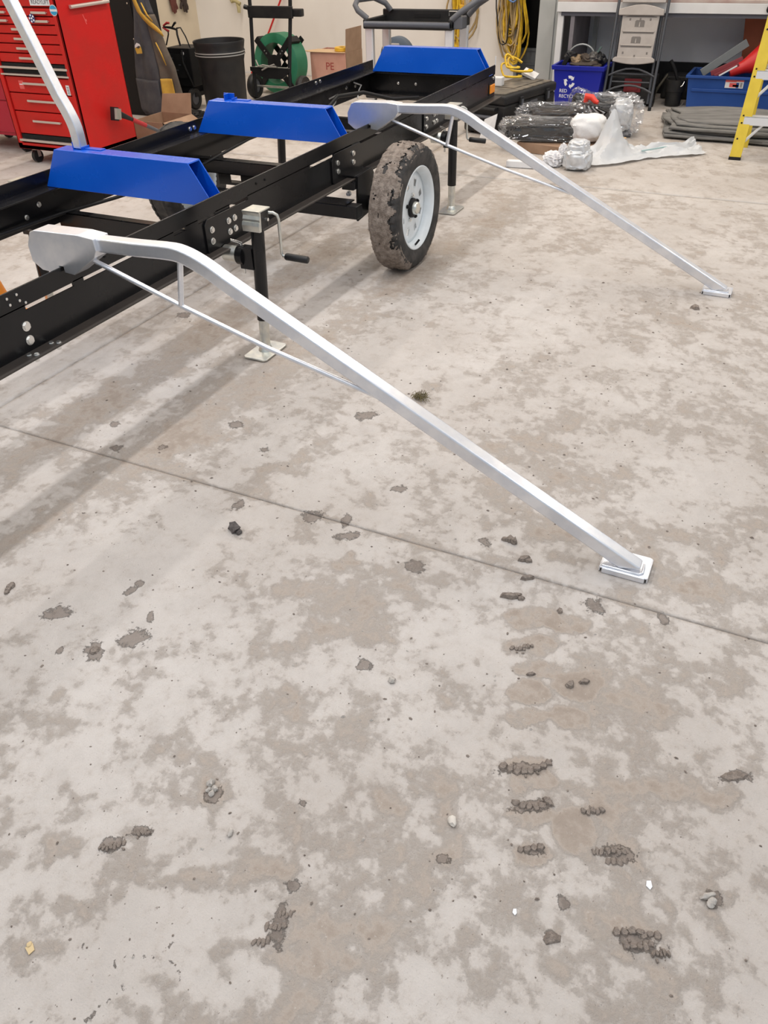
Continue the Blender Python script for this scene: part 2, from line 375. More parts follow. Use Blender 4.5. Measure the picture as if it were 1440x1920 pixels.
def stain_shade_fields(x, y):
    wx = x + .05*(fbm(x, y, 14, 91, 4)-.5); wy = y + .05*(fbm(x, y, 14, 57, 4)-.5)
    R = (fbm(x, y, 2.1, 5, 6)-.47)*.9 + (fbm(x, y, 9, 23, 5)-.47)*1.2 + (fbm(x, y, 31, 77, 4)-.47)*1.0 + .23
    # tracked-in dust is heavier along the vehicle path and close to the viewer
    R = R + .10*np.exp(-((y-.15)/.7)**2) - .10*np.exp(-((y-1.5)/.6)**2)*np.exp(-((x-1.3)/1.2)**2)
    R = R + .45*np.exp(-((y-1.93+.09*(x-1.6))/.12)**2)*np.clip((x-.6)/.5, 0, 1)*np.clip((6.2-x)/1, 0, 1)   # brown shadow band of the beam, painted into the floor colour
    R = R + .75*np.exp(-((y-2.36)/.12)**2)*np.clip((x-1.1)/.6, 0, 1)*np.clip((4.6-x)/1, 0, 1)  # darker shadow band beside the near beam, also painted in
    G = np.zeros_like(x)
    vx, vy = .8926, .4509                     # viewing direction on the floor
    for lst, which in ((STAIN_R, 0), (STAIN_G, 1)):
        for idx, (cx, cy_, rx, ry) in enumerate(lst):
            dx, dy = wx-cx, wy-cy_
            a = (dx*vy - dy*vx)/rx; b = (dx*vx + dy*vy)/ry
            q = np.exp(-(a*a+b*b)*.9)
            if not which and 6 <= idx <= 18: q = 1.5*np.clip(1.35-(a*a+b*b), 0, .55)/.55      # crisp blocks of the tread print
            if which: G = np.maximum(G, q)
            else: R = R + .48*q
    # scraped outlines near the viewer
    for L_ in LINES:
        for (ax, ay), (bx, by) in zip(L_[:-1], L_[1:]):
            t = np.clip(((wx-ax)*(bx-ax)+(wy-ay)*(by-ay))/((bx-ax)**2+(by-ay)**2), 0, 1)
            dd = np.hypot(wx-.0-ax-t*(bx-ax), wy-ay-t*(by-ay)); G = np.maximum(G, .52*np.exp(-(dd/.004)**2))
    R = R - .5*np.exp(-(((x-.335)/.075)**2+((y-.80)/.075)**2))
    # dust gathered along the saw cuts
    R = R + .35*np.exp(-((x-1.745)/.012)**2) + .3*np.exp(-((y-2.74)/.016)**2)
    return np.clip(R, 0, 1.3), np.clip(G, 0, 1)
def axis_pts(segs):
    out = []
    for a, b, st in segs:
        n = max(1, int(round((b-a)/st))); out += list(np.linspace(a, b, n, endpoint=False))
    out.append(segs[-1][1]); return np.array(out)
def slab(xs, ys, parent):
    X, Y = np.meshgrid(xs, ys); nx, ny = len(xs), len(ys)
    R, G = stain_shade_fields(X.ravel(), Y.ravel())
    z = G**2*.0012
    ed = np.zeros(X.shape, bool); ed[0] = ed[-1] = True; ed[:, 0] = ed[:, -1] = True
    co = np.column_stack([X.ravel(), Y.ravel(), z])
    me = bpy.data.meshes.new('concrete_slab')
    i = np.arange(nx*ny).reshape(ny, nx)
    quads = np.column_stack([i[:-1, :-1].ravel(), i[:-1, 1:].ravel(), i[1:, 1:].ravel(), i[1:, :-1].ravel()])
    # slab sides
    ring = np.concatenate([i[0, :], i[1:, -1], i[-1, -2::-1], i[-2:0:-1, 0]])
    low = co[ring].copy(); low[:, 2] = -.02; k0 = len(co); m = len(ring)
    co = np.vstack([co, low]); kk = np.arange(m); k1 = (kk+1) % m
    sides = np.column_stack([ring[kk], k0+kk, k0+k1, ring[k1]])
    F = np.vstack([quads, sides])
    me.vertices.add(len(co)); me.vertices.foreach_set('co', co.ravel())
    me.loops.add(F.size); me.loops.foreach_set('vertex_index', F.ravel().astype(np.int32))
    me.polygons.add(len(F)); me.polygons.foreach_set('loop_start', np.arange(0, F.size, 4, dtype=np.int32))
    me.update(calc_edges=True)
    a = me.color_attributes.new('stain_shade', 'FLOAT_COLOR', 'POINT')
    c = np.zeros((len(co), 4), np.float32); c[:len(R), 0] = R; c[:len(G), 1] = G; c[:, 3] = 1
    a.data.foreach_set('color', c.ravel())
    me.materials.append(FLOORM)
    o = bpy.data.objects.new('concrete_slab', me); COL.objects.link(o); o.parent = parent
    WO[o.name] = np.zeros(3); o.location = -Vector(WO[parent.name])
    return o
b = MB(); b.box((-5, -6, -.12), (9.85, 7.49, -.02))
floor = b.build('floor', JOINTM, kind='structure', origin=(0, 0, 0))
J = .0024
ylo = [(-1.2, -.4, .05), (-.4, 1.75, .0075), (1.75, 2.74-J, .014)]
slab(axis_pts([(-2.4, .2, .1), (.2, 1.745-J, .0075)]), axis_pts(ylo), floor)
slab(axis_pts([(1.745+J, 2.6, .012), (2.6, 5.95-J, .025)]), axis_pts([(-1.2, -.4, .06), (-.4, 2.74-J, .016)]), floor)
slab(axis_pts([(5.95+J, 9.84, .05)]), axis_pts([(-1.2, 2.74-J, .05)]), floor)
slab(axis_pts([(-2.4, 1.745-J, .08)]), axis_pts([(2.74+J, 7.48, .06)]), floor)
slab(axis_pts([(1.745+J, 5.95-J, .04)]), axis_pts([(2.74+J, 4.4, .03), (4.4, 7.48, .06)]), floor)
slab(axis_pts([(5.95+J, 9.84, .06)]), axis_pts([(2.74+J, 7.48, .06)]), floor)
slab(axis_pts([(-5, -2.4-J, .2)]), axis_pts([(-6, 7.48, .2)]), floor)
slab(axis_pts([(-2.4, 9.84, .15)]), axis_pts([(-6, -1.2-J*2, .15)]), floor)

b = MB(); b.box((9.85, 3.10, 0), (10.0, 7.7, 4.6)); b.box((9.85, 2.60, 1.98), (10.0, 3.10, 4.6))
b.build('wall_back', WALLM, kind='structure')
b = MB(); b.box((9.85, -6, 0), (10.0, 2.60, 4.6)); b.build('wall_behind_bench', WALLU, kind='structure').name = 'wall_right_back'
b = MB(); b.box((-5, 7.49, 0), (9.85, 7.64, 4.6)); b.build('wall_left', WALLL, kind='structure')
b = MB(); b.box((-5, -6, 4.6), (10, 7.64, 4.75)); b.build('ceiling', CEIL, kind='structure')
# doorway: dark opening with a low grey panel behind it
b = MB(); b.box((10.5, 2.4, 0), (10.55, 3.3, 2.1)); b.box((10.0, 3.25, 0), (10.5, 3.3, 2.1)); b.box((10.0, 2.4, 0), (10.5, 2.45, 2.1)); b.box((10.0, 2.4, 2.05), (10.5, 3.3, 2.1)); b.box((10.0, 2.4, -.06), (10.5, 3.3, -.01))
door = b.build('door_1', DEEP, kind='structure')
b = MB(); b.box((9.97, 2.62, 0), (10.0, 3.09, .36)); b.box((9.96, 2.62, .34), (10.0, 3.09, .365)); b.box((9.96, 2.62, .2), (9.975, 3.09, .215))
b.build('kick_panel', mat('grey_panel', (.10, .11, .12), .6, scale=6, col2=(.08, .085, .09)), door)
b = MB(); b.box((9.35, 2.47, 0), (9.84, 2.70, 4.6)); b.box((9.335, 2.53, 0), (9.35, 2.70, 4.6))
b.build('trim_1', COLM, kind='structure', bevel=.006)
b = MB(); b.box((9.80, -6, 0), (9.849, 2.46, .30)); b.build('baseboard_right_back', BLACKM, kind='structure')

# ------------------------------------------------------------------ the trailer
YN, YF, YC = 2.13, 3.16, 2.645
WR, WW = .322, .172                     # tyre radius and width
def dz(x): return .004*(x-1.5)             # the frame rises slightly to the rear
tr = thing('boat_trailer', 'long black steel trailer with blue cross bunks standing on jacks', 'trailer', (3.5, YC, 0))
def longbar(mb, x0, x1, ya, yb, za, zb):
    mb.hexa([(x0,ya,za+dz(x0)),(x1,ya,za+dz(x1)),(x1,yb,za+dz(x1)),(x0,yb,za+dz(x0)),(x0,ya,zb+dz(x0)),(x1,ya,zb+dz(x1)),(x1,yb,zb+dz(x1)),(x0,yb,zb+dz(x0))])
XA, XB = -.8, 6.33
for s, Y in ((-1, YN), (1, YF)):
    b = MB(); longbar(b, XA, XB, Y, Y-s*.006, .468, .607); b.build('main_beam', BLACK, tr)
    b = MB(); longbar(b, XA, XB, Y+s*.058, Y+s*.0001, .469, .475); b.build('bottom_flange', FLANGE, tr, label='outward flange along the foot of the beam, tinted with a brown reflection')
    b = MB(); longbar(b, XA, XB-.005, Y, Y-s*.006, .620, .685); longbar(b, XA, XB-.005, Y-s*.006, Y-s*.10, .620, .626)
    b.build('upper_rail', BLACK, tr, bevel=.0012, bseg=1)
    for x0, x1 in ((.6, 1.66), (1.88, 1.93), (2.27, 2.44), (2.52, 2.6), (2.725, 2.83), (2.972, 3.53), (3.775, 3.98), (4.6, 6.3)):
        b = MB(); longbar(b, x0, x1, Y, Y-s*.008, .600, .625); b.build('rail_lug', BLACK, tr)
# jack mounting plates and suspension plates on the outside of the beams
def plate(x0, x1, z0, z1, ch, s, Y, name='mounting_plate', t=.008, parent=tr):
    b = MB(); z0 += dz(x0); z1 += dz(x0)
    pts = [(x0+ch, z0), (x1-ch, z0), (x1, z0+ch), (x1, z1-ch), (x1-ch, z1), (x0+ch, z1), (x0, z1-ch), (x0, z0+ch)]
    b.prism(pts, 1, Y, Y+s*t); return b.build(name, BLACK, parent, bevel=.001, bseg=1)
for s, Y in ((-1, YN), (1, YF)):
    for xo in (0, 2.32):
        plate(2.63+xo, 2.96+xo, .44, .612, .02, s, Y)
        for x, z in ((2.672, .564), (2.667, .518), (2.795, .566), (2.84, .567), (2.795, .52), (2.838, .522)):
            bolt(tr, (x+xo, Y+s*.008, z+dz(x+xo)), 1, s)
    plate(3.74, 4.09, .455, .622, .03, s, Y)
    for x, z in ((3.978, .581), (3.975, .538), (3.80, .572), (3.80, .53)): bolt(tr, (x, Y+s*.008, z+dz(x)), 1, s)
    for x, z in ((1.639, .559), (1.636, .511), (6.29, .55), (6.29, .60)): bolt(tr, (x, Y, z+dz(x)), 1, s, r=.013 if x < 2 else .008)
    for x in (1.60, 1.70):                                   # flange bolts with their nuts
        for k in (0, 1):
            bolt(tr, (x+.012*k, Y+s*(.02+.022*k), .475), 2, 1, r=.008, h=.007)
        bolt(tr, (x+.005, Y+s*.045, .469), 2, -1, r=.008, h=.012)
    for x, z in ((1.60, .668), (1.64, .668), (1.605, .646), (1.645, .646), (1.665, .632)): bolt(tr, (x, Y+s*.0005, z), 1, s, r=.0035, h=.004, name='rivet', nut=False)
    for x in (2.05, 2.16, 3.05, 3.12): bolt(tr, (x, Y+s*.0005, .655+dz(x)), 1, s, r=.004, h=.003, name='rivet', nut=False, m=BLACKM)
    for x, z in ((6.24, .478), (6.30, .481)): bolt(tr, (x, Y+s*.03, z), 2, 1, r=.009, h=.012)
# inner side of the far beam: bolt heads facing the viewer
for x, z in ((2.18, .58), (2.27, .545), (2.71, .555), (2.62, .52), (2.03, .50), (4.30, .648), (4.36, .65), (5.40, .66), (5.46, .662), (3.92, .648), (3.96, .648), (5.85, .56), (5.7, .53), (5.9, .6), (6.0, .55)):
    bolt(tr, (x, YF-.006 if z < .61 else YF-.006, z+dz(x)), 1, -1, r=.010, h=.008)
# crossmembers (channels) between the beams
def cross(x, z0, z1, w, name='crossmember', flip=1):
    b = MB(); y0, y1 = YN+.002, YF-.002
    b.box((x, y0, z0), (x+.006, y1, z1)); b.box((x, y0, z1-.005), (x+w*flip, y1, z1)); b.box((x, y0, z0), (x+w*flip, y1, z0+.005))
    return b.build(name, BLACK, tr, bevel=.001, bseg=1)
cross(2.81, .405, .498, .05); cross(1.05, .405, .475, .05)
cross(3.93, .425, .50, .06); cross(5.25, .41, .492, .05)
cross(4.9, .42, .498, .05, flip=-1)
b = MB(); y0, y1 = YN+.002, YF-.002
b.box((6.25, y0, .487), (6.258, y1, .645)); b.box((6.17, y0, .487), (6.25, y1, .493)); b.box((6.19, y0, .63), (6.25, y1, .64))
b.build('rear_panel', BLACK, tr, bevel=.001, bseg=1)
for y in (2.75, 2.9, 2.3): bolt(tr, (6.25, y, .56), 0, -1, r=.008)
# bracket with a square hole under the second bunk, seen between the beams
b = MB(); b.box((4.0, 2.62, .36), (4.006, 2.90, .49)); b.box((4.0, 2.975, .36), (4.006, 3.06, .49)); b.box((4.0, 2.90, .43), (4.006, 2.975, .49)); b.box((4.0, 2.62, .345), (4.05, 3.06, .36))
b.build('axle_bracket', BLACK, tr)
# axle, suspension plates
b = MB(); b.box((3.74, 1.99, .318), (3.81, 2*YC-1.99, .385)); b.build('axle_tube', BLACK, tr, bevel=.004)
for ya, yb in ((2.05, 2.32), (2*YC-2.05, 2*YC-2.32)):
    b = MB(); b.box((3.735, ya, .388), (3.835, yb, .394)); b.build('axle_cap_plate', BLACK, tr)
for s, Y in ((-1, 2.065), (1, 2*YC-2.065)):
    b = MB(); b.prism([(3.885, .262), (4.02, .275), (4.10, .47), (4.075, .505), (3.90, .495)], 1, Y-.006, Y+.006)
    p = b.build('suspension_plate', BLACK, tr, bevel=.0015, bseg=1)
    b = MB(); b.box((3.895, Y-s*.006, .485), (4.09, Y-s*.07, .497)); b.box((3.86, Y-s*.002, .43), (4.06, Y-s*.075, .475)); b.build('suspension_arm', BLACK, tr, bevel=.004)
    for x, z in ((3.86, .415), (3.86, .372)): bolt(tr, (x, Y-s*.03, z), 0, -1, r=.011, h=.018)
    for x in (3.70, 3.80): bolt(tr, (x, Y-s*.09, .462), 0, -1, r=.012, h=.016)
    b = MB(); b.cyl((4.035, Y+s*.01, WR), (4.035, Y+s*.20, WR), .04, 20); b.build('spindle', BLACK, tr, smooth=40)

# wheels
def wheel(parent, xc, yc, s):
    """s = -1: the open side of the rim faces -Y"""
    seg = 168; prof = []
    hw = WW/2
    raw = [(.213, -.82), (.222, -.90), (.25, -.985), (.285, -1.0), (.305, -.95), (.318, -.86), (.324, -.76), (.3265, -.62), (.3265, -.585), (.328, -.40), (.328, -.17), (.328, -.13), (.328, .13), (.328, .17), (.328, .40), (.3265, .585), (.3265, .62), (.324, .76), (.318, .86), (.305, .95), (.285, 1.0), (.25, .985), (.222, .90), (.213, .82)]
    vs = []; fs = []; n = len(raw)
    for k in range(seg):
        a = 2*PI*k/seg
        for i, (r, t) in enumerate(raw):
            rr = r*WR/.328
            at_ = abs(t)
            if i in (8, 11, 12, 15): rr -= .0
            sip = (k % 4 == 0)
            if .6 < at_ < .9 and sip: rr -= .007
            if .3 < at_ < .6 and (k+2) % 6 == 0: rr -= .005
            if abs(at_-.15) < .021 or abs(at_-.60) < .02: rr -= .008
            vs.append((xc+rr*math.cos(a), yc+t*hw, WR+rr*math.sin(a)))
    for k in range(seg):
        l = (k+1) % seg
        for i in range(n-1): fs.append((k*n+i, l*n+i, l*n+i+1, k*n+i+1))
    b = MB(); b.add(vs, fs); tire = b.build('wheel', RUBBER, parent, smooth=25, origin=(xc, yc, WR))
    # rim: outer lip, barrel, dished face with eight windows
    b = MB(); o = s*hw
    b.lathe([(.216, .84*o), (.2185, .905*o), (.214, .93*o), (.207, .88*o), (.198, .80*o), (.193, .55*o), (.188, .2*o), (.19, -.5*o), (.214, -.86*o), (.2185, -.90*o), (.216, -.84*o)], (xc, yc, WR), 1, 72)
    b.build('rim', RIMW, tire, smooth=40)
    b = MB(); nd = 96; rad = [.192, .165, .148, .112, .095, .07, .032]; dep = [.32, .36, .38, .40, .40, .40, .40]; vs = []; fs = []
    for k in range(nd):
        a = 2*PI*k/nd
        for r, d in zip(rad, dep): vs.append((xc+r*math.cos(a), yc+d*o, WR+r*math.sin(a)))
    m = len(rad)
    for k in range(nd):
        l = (k+1) % nd; ph = k % 12
        for i in range(m-1):
            if i == 2 and 4 <= ph <= 7: continue
            fs.append((k*m+i, l*m+i, l*m+i+1, k*m+i+1))
    b.add(vs, fs); d_ = b.build('rim_disc', RIMW, tire, smooth=40)
    sd = d_.modifiers.new('thick', 'SOLIDIFY'); sd.thickness = .005
    b = MB(); b.lathe([(.052, .38*o), (.050, .55*o), (.044, .60*o), (0, .60*o)], (xc, yc, WR), 1, 24); b.build('hub', BLACKM, tire, smooth=40)
    b = MB(); b.lathe([(.034, .55*o), (.034, .78*o), (.029, .86*o), (.012, .88*o), (0, .88*o)], (xc, yc, WR), 1, 20); b.build('hub_cap', ZINC, tire, smooth=40, label='shiny metal hub cap')
    for k in range(5):
        a = 2*PI*k/5+.3; b = MB(); x, z = xc+.068*math.cos(a), WR+.068*math.sin(a)
        b.cyl((x, yc+.39*o, z), (x, yc+.52*o, z), .011, 6); b.cyl((x, yc+.52*o, z), (x, yc+.58*o, z), .006, 8); b.build('lug_nut', BOLT if k % 2 else BLACKM, tire)
    b = MB(); b.tube([(xc-.02, yc+.78*o, WR-.192), (xc-.03, yc+.9*o, WR-.182), (xc-.015, yc+1.02*o, WR-.165)], .006, 8); b.build('valve_stem', BLACKM, tire, smooth=40)
    return tire
w1 = wheel(tr, 4.035, 1.836, -1)
w2 = wheel(tr, 4.11, 3.39, 1)
# mud caked on the near tyre's tread
def mudcrust(par, xc, yc, name='mud_crust'):
    seg = 260; nt = 30; hw = WW/2; vs = []; keep = []
    for k in range(seg):
        a = 2*PI*k/seg
        for i in range(nt+1):
            t = -1.0+2.0*i/nt
            at_ = abs(t); base = .328 if at_ < .6 else .328-.012*((at_-.6)/.3)**2 if at_ < .9 else .316-.03*((at_-.9)/.1)
            p = Vector((math.cos(a)*3.2, math.sin(a)*3.2, t*1.1))
            n1 = mnoise.fractal(p*1.3, .8, 2., 4); n2 = mnoise.noise(p*7); cell = mnoise.voronoi(p*4.5)[0]
            h = .004 + .006*n1 + .003*n2 + .004*min(1, (cell[1]-cell[0])*2.2)
            edge = t > -.45+.35*n1     # mud mostly on the inner two thirds of the tread
            low = math.sin(a) < -.45
            amt = h if edge else (h-.004)
            if low: amt += .004
            if math.sin(a) < -.93: amt = min(amt, .0005)
            vs.append((xc+(base*WR/.328+amt)*math.cos(a), yc+t*hw*.99, max(.001, WR+(base*WR/.328+amt)*math.sin(a)))); keep.append(amt > .0025)
    fs = []; n = nt+1
    for k in range(seg):
        l = (k+1) % seg
        for i in range(nt):
            q = (k*n+i, l*n+i, l*n+i+1, k*n+i+1)
            if sum(keep[j] for j in q) >= 2: fs.append(q)
    b = MB(); b.add(vs, fs); return b.build(name, MUD, par, smooth=50, kind='stuff', label='caked dried mud on the tread')
mudcrust(w1, 4.035, 1.836)

# jacks
def jack(parent, x, s, lean=0.):
    """s = -1: stands outside the near beam; lean tips the head outward"""
    Y = lambda y: y if s < 0 else 2*YC-y
    y = 1.975
    def L(b):
        b.v = [(px, py+s*lean*max(0, pz-.03), pz) for px, py, pz in b.v]; return b
    b = MB(); b.cyl((x, Y(y), .165), (x, Y(y), .60), .0285, 24); o = L(b).build('jack', BLACK, parent, smooth=40, origin=(x, Y(y), 0))
    b = MB(); b.cyl((x, Y(y), .03), (x, Y(y), .2), .0235, 24, .0235); b.lathe([(.034, .012), (.03, .024), (.0235, .034)], (x, Y(y), 0), 2, 24); L(b).build('inner_tube', ZINC, o, smooth=40)
    b = MB(); c = (x-.005, Y(y)); fx, fy = .098, .062
    pts = [(c[0]-fx+.012, c[1]-fy), (c[0]+fx-.012, c[1]-fy), (c[0]+fx, c[1]-fy+.012), (c[0]+fx, c[1]+fy-.012), (c[0]+fx-.012, c[1]+fy), (c[0]-fx+.012, c[1]+fy), (c[0]-fx, c[1]+fy-.012), (c[0]-fx, c[1]-fy+.012)]
    b.prism(pts, 2, .004, .012); b.build('foot_plate', ZINC, o, bevel=.002)
    b = MB(); b.box((x-.034, Y(y)-.036, .572), (x+.040, Y(y)+.036, .650)); L(b).build('gear_housing', BLACK, o, bevel=.006)
    b = MB(); w = .042
    b.box((x-.044, Y(y)-w, .651), (x+.042, Y(y)+w, .656))
    for z0, z1, xa, xb in ((.636, .653, -.044, -.036), (.622, .636, -.036, -.041), (.612, .622, -.041, -.041), (.598, .612, -.045, -.049), (.572, .598, -.049, -.044)):
        b.hexa([(x+xb, Y(y)-w, z0), (x-.030, Y(y)-w, z0), (x-.030, Y(y)+w, z0), (x+xb, Y(y)+w, z0), (x+xa, Y(y)-w, z1), (x-.030, Y(y)-w, z1), (x-.030, Y(y)+w, z1), (x+xa, Y(y)+w, z1)])
    L(b).build('top_cover', ZINC, o, label='zinc plated top cover')
    b = MB(); b.cyl((x+.012, Y(y-.036), .612), (x+.012, Y(y-.05), .612), .007, 10); L(b).build('bolt', BOLT, o)
    b = MB(); yk = y-.036
    pts = [(x+.040, Y(yk+.02), .630), (x+.052, Y(yk-.012), .629), (x+.062, Y(yk-.026), .618), (x+.066, Y(yk-.030), .600), (x+.078, Y(yk-.030), .450), (x+.080, Y(yk-.036), .438), (x+.083, Y(yk-.065), .435), (x+.092, Y(yk-.15), .430)]
    b.tube(pts, .0065, 10); L(b).build('crank', ZINC, o, smooth=60)
    b = MB(); b.tube([(x+.0815, Y(yk-.046), .437), (x+.082, Y(yk-.052), .4365), (x+.092, Y(yk-.152), .431), (x+.0925, Y(yk-.156), .4308)], [.012, .0155, .0155, .012], 14); L(b).build('crank_grip', DARK, o, smooth=40, label='black rubber crank grip')
    b = MB(); b.cyl((x-.006, Y(2.118), .452), (x-.006, Y(2.03), .452), .034, 20); b.build('mount_tube', ZINC, o, smooth=40)
    b = MB(); b.cyl((x-.006, Y(2.045), .452), (x-.006, Y(2.013), .452), .042, 24); b.box((x-.03, Y(2.03), .40), (x+.02, Y(1.965), .49)); b.build('mount_collar', BLACK, o, smooth=40)
    b = MB(); b.cyl((x-.006, Y(2.03), .50), (x-.006, Y(2.03), .37), .006, 10); b.tube([(x-.006, Y(2.033), .498), (x-.03, Y(2.04), .512), (x-.05, Y(2.05), .524), (x-.055, Y(2.045), .532), (x-.035, Y(2.03), .522), (x-.008, Y(2.025), .505)], .003, 6); b.build('pull_pin', BOLT, o, smooth=60)
    return o
for x, ln in ((2.745, .065), (5.085, 0.)):
    jack(tr, x, -1, ln); jack(tr, x, 1, -.08)

# the three blue cross bunks: hollow trapezoid boxes on the rail flanges
def bunk(x, yc, bracket):
    zb = .627+dz(x); zt = .797+dz(x); t = .006
    yo0, yo1, yt0, yt1 = yc-.484, yc+.48, yc-.376, yc+.374
    b = MB()
    def sl(x0, x1, a, bt, z0, z1, ta, tb):
        b.hexa([(x0, a, z0), (x1, a, z0), (x1, bt, z0), (x0, bt, z0), (x0, ta, z1), (x1, ta, z1), (x1, tb, z1), (x0, tb, z1)])
    sl(x, x+t, yo0, yo1, zb, zt, yt0, yt1); sl(x+.085-t, x+.085, yo0, yo1, zb, zt, yt0, yt1)
    k = .108/.17
    sl(x+t, x+.085-t, yt0-k*t, yt1+k*t, zt-t, zt, yt0, yt1); sl(x+t, x+.085-t, yo0, yo1, zb, zb+t, yo0+k*t, yo1-k*t)
    o = b.build('bunk', BLUE, tr, bevel=.0015, bseg=2)
    if bracket:
        b = MB(); zz = zt
        b.box((x+.078, yc+.12+.13, zz), (x+.084, yc+.32, zz+.03)); b.box((x+.035, yc+.285, zz), (x+.084, yc+.291, zz+.03)); b.box((x+.035, yc+.235, zz), (x+.084, yc+.241, zz+.012)); b.box((x+.05, yc+.14, zz), (x+.083, yc+.235, zz+.004))
        b.build('bracket', BLUE, o, bevel=.001, bseg=1)
    return o
bunk(2.76, 2.641, True); bunk(3.95, 2.641, True); bunk(6.185, 2.612, False)

b = MB(); b.box((6.20, YN-.014, .525), (6.30, YN-.0005, .585)); b.build('marker_lamp', AMBER, tr, bevel=.008, bseg=3, label='amber side marker lamp')
b = MB(); b.box((6.19, YN-.004, .515), (6.31, YN-.0002, .595)); b.build('lamp_base', BLACKM, tr, bevel=.003)
for y in (YN, YF):
    b = MB(); b.tube([(6.318, y, .70), (6.318, y, .76)], .004, 8); b.build('corner_pin', WHITEP, tr)
# wiring and a hose along the far beam
b = MB(); b.tube([(1.9, YF-.02, .50), (2.4, YF-.03, .505), (2.8, YF-.05, .50), (3.1, YF-.12, .50), (3.6, YF-.16, .49), (4.2, YF-.10, .51), (4.7, YF-.06, .53), (5.2, YF-.06, .52)], .009, 8); b.build('wiring_loom', BLACKM, tr, smooth=60)
b = MB(); b.tube([(5.3, YF-.10, .50), (5.5, YF-.12, .58), (5.75, YF-.20, .57), (5.95, YF-.35, .50), (6.1, YF-.5, .495)], .014, 8); b.build('cable_conduit', BLACKM, tr, smooth=60)
for pts in ([(5.95, YF-.02, .60), (6.0, YF-.06, .575), (5.9, YF-.09, .56), (5.85, YF-.1, .51)], [(5.55, YF-.02, .55), (5.6, YF-.06, .57), (5.5, YF-.1, .54), (5.4, YF-.13, .53)], [(2.02, YF-.02, .50), (2.05, YF-.05, .515), (2.0, YF-.08, .50)]):
    b = MB(); b.tube(pts, .005, 6); b.build('loose_wire', mat('wire_grey', (.45, .45, .44), .5), tr, smooth=60)

# ------------------------------------------------------------------ galvanised arms
K = .5066
def arc_path(y_end):
    """top line of the tube: level stretch, rounded bend, long slope"""
    pts = [(1.99, .798), (1.80, .803), (1.70, .808), (1.66, .8085)]
    P0, P1, P2 = (1.66, .8085), (1.585, .8075), (1.47, K*1.47-.006)
    for i in range(1, 9):
        t = i/8; pts.append(tuple((1-t)**2*P0[j]+2*t*(1-t)*P1[j]+t*t*P2[j] for j in (0, 1)))
    for y in (1.2, .8, .4): pts.append((y, K*y-.006))
    pts.append((y_end, K*y_end-.006)); return pts
def arm(x0, yoff, name, label, group):
    root = thing(name, label, 'support arm', (x0+.024, .13+yoff, 0), group)
    ww = .048; b = MB()
    path = [(y+yoff, z) for y, z in arc_path(.088)]
    b.sweep(path, 0, .0455, x0, x0+ww)
    # cut the lower end level with the foot
    for i, v in enumerate(b.v):
        if v[2] < .020:
            y_ = v[1] + (.020-v[2])/K; b.v[i] = (v[0], y_ if v[1] > .088+yoff else v[1], .020)
    tube = b.build('tube', GALV, root, bevel=.006, bseg=3, smooth=35)
    # foot: pan with turned-down edges and open notched corners
    b = MB(); fx0, fx1, fy0, fy1 = x0-.015, x0+.092, .063+yoff, .208+yoff
    b.box((fx0+.003, fy0+.003, .0155), (fx1-.003, fy1-.003, .0205)); b.box((fx0, fy0+.009, .001), (fx0+.004, fy1-.009, .020)); b.box((fx1-.004, fy0+.009, .001), (fx1, fy1-.009, .020)); b.box((fx0+.006, fy0, .001), (fx1-.006, fy0+.004, .020)); b.box((fx0+.006, fy1-.004, .001), (fx1-.006, fy1, .020))
    b.build('foot', GALV, root, bevel=.002)
    b = MB(); pts = [(x0-.003, .20+yoff, .022), (x0-.003, .16+yoff, .022), (x0-.003, .12+yoff, .022), (x0-.002, .092+yoff, .022), (x0+.006, .083+yoff, .022), (x0+.03, .083+yoff, .022), (x0+.05, .085+yoff, .022)]
    b.tube(pts, [.004, .0045, .004, .005, .005, .0045, .003], 8); b.build('weld_bead', GALV, root, smooth=60)
    # hook head that drops over the upper rail
    b = MB(); h = [(1.955, .800), (2.02, .8055), (2.215, .800), (2.236, .792), (2.262, .745), (2.262, .69), (2.225, .664), (2.175, .661), (2.1395, .665), (2.1395, .6875), (2.1215, .6875), (2.1215, .668), (2.08, .665), (1.967, .738), (1.952, .762)]
    b.prism([(y, z) for y, z in h], 0, x0-.012, x0+.060)
    b.build('hook_head', GALV, root, bevel=.0025)
    # thin brace rod with its strut
    b = MB(); rx = x0+.02; b.tube([(rx, 2.03+yoff*0, .722), (rx, 1.68, .612), (rx, 1.35, .518), (rx, .955+yoff, .425)], .0085, 10); b.build('brace_rod', GALV, root, smooth=60)
    b = MB(); b.tube([(rx, 1.636+yoff*.5, .772), (rx, 1.667+yoff*.5, .612)], .010, 10); b.build('strut', GALV, root, smooth=60)
    return root
arm(1.862, 0., 'outrigger_arm', 'nearest galvanised tube arm sloping from the trailer rail to the floor', 'galvanised outrigger arms hooked on the trailer rail')
arm(4.208, .018, 'outrigger_arm', 'farther galvanised tube arm sloping to the floor beyond the muddy wheel', 'galvanised outrigger arms hooked on the trailer rail')
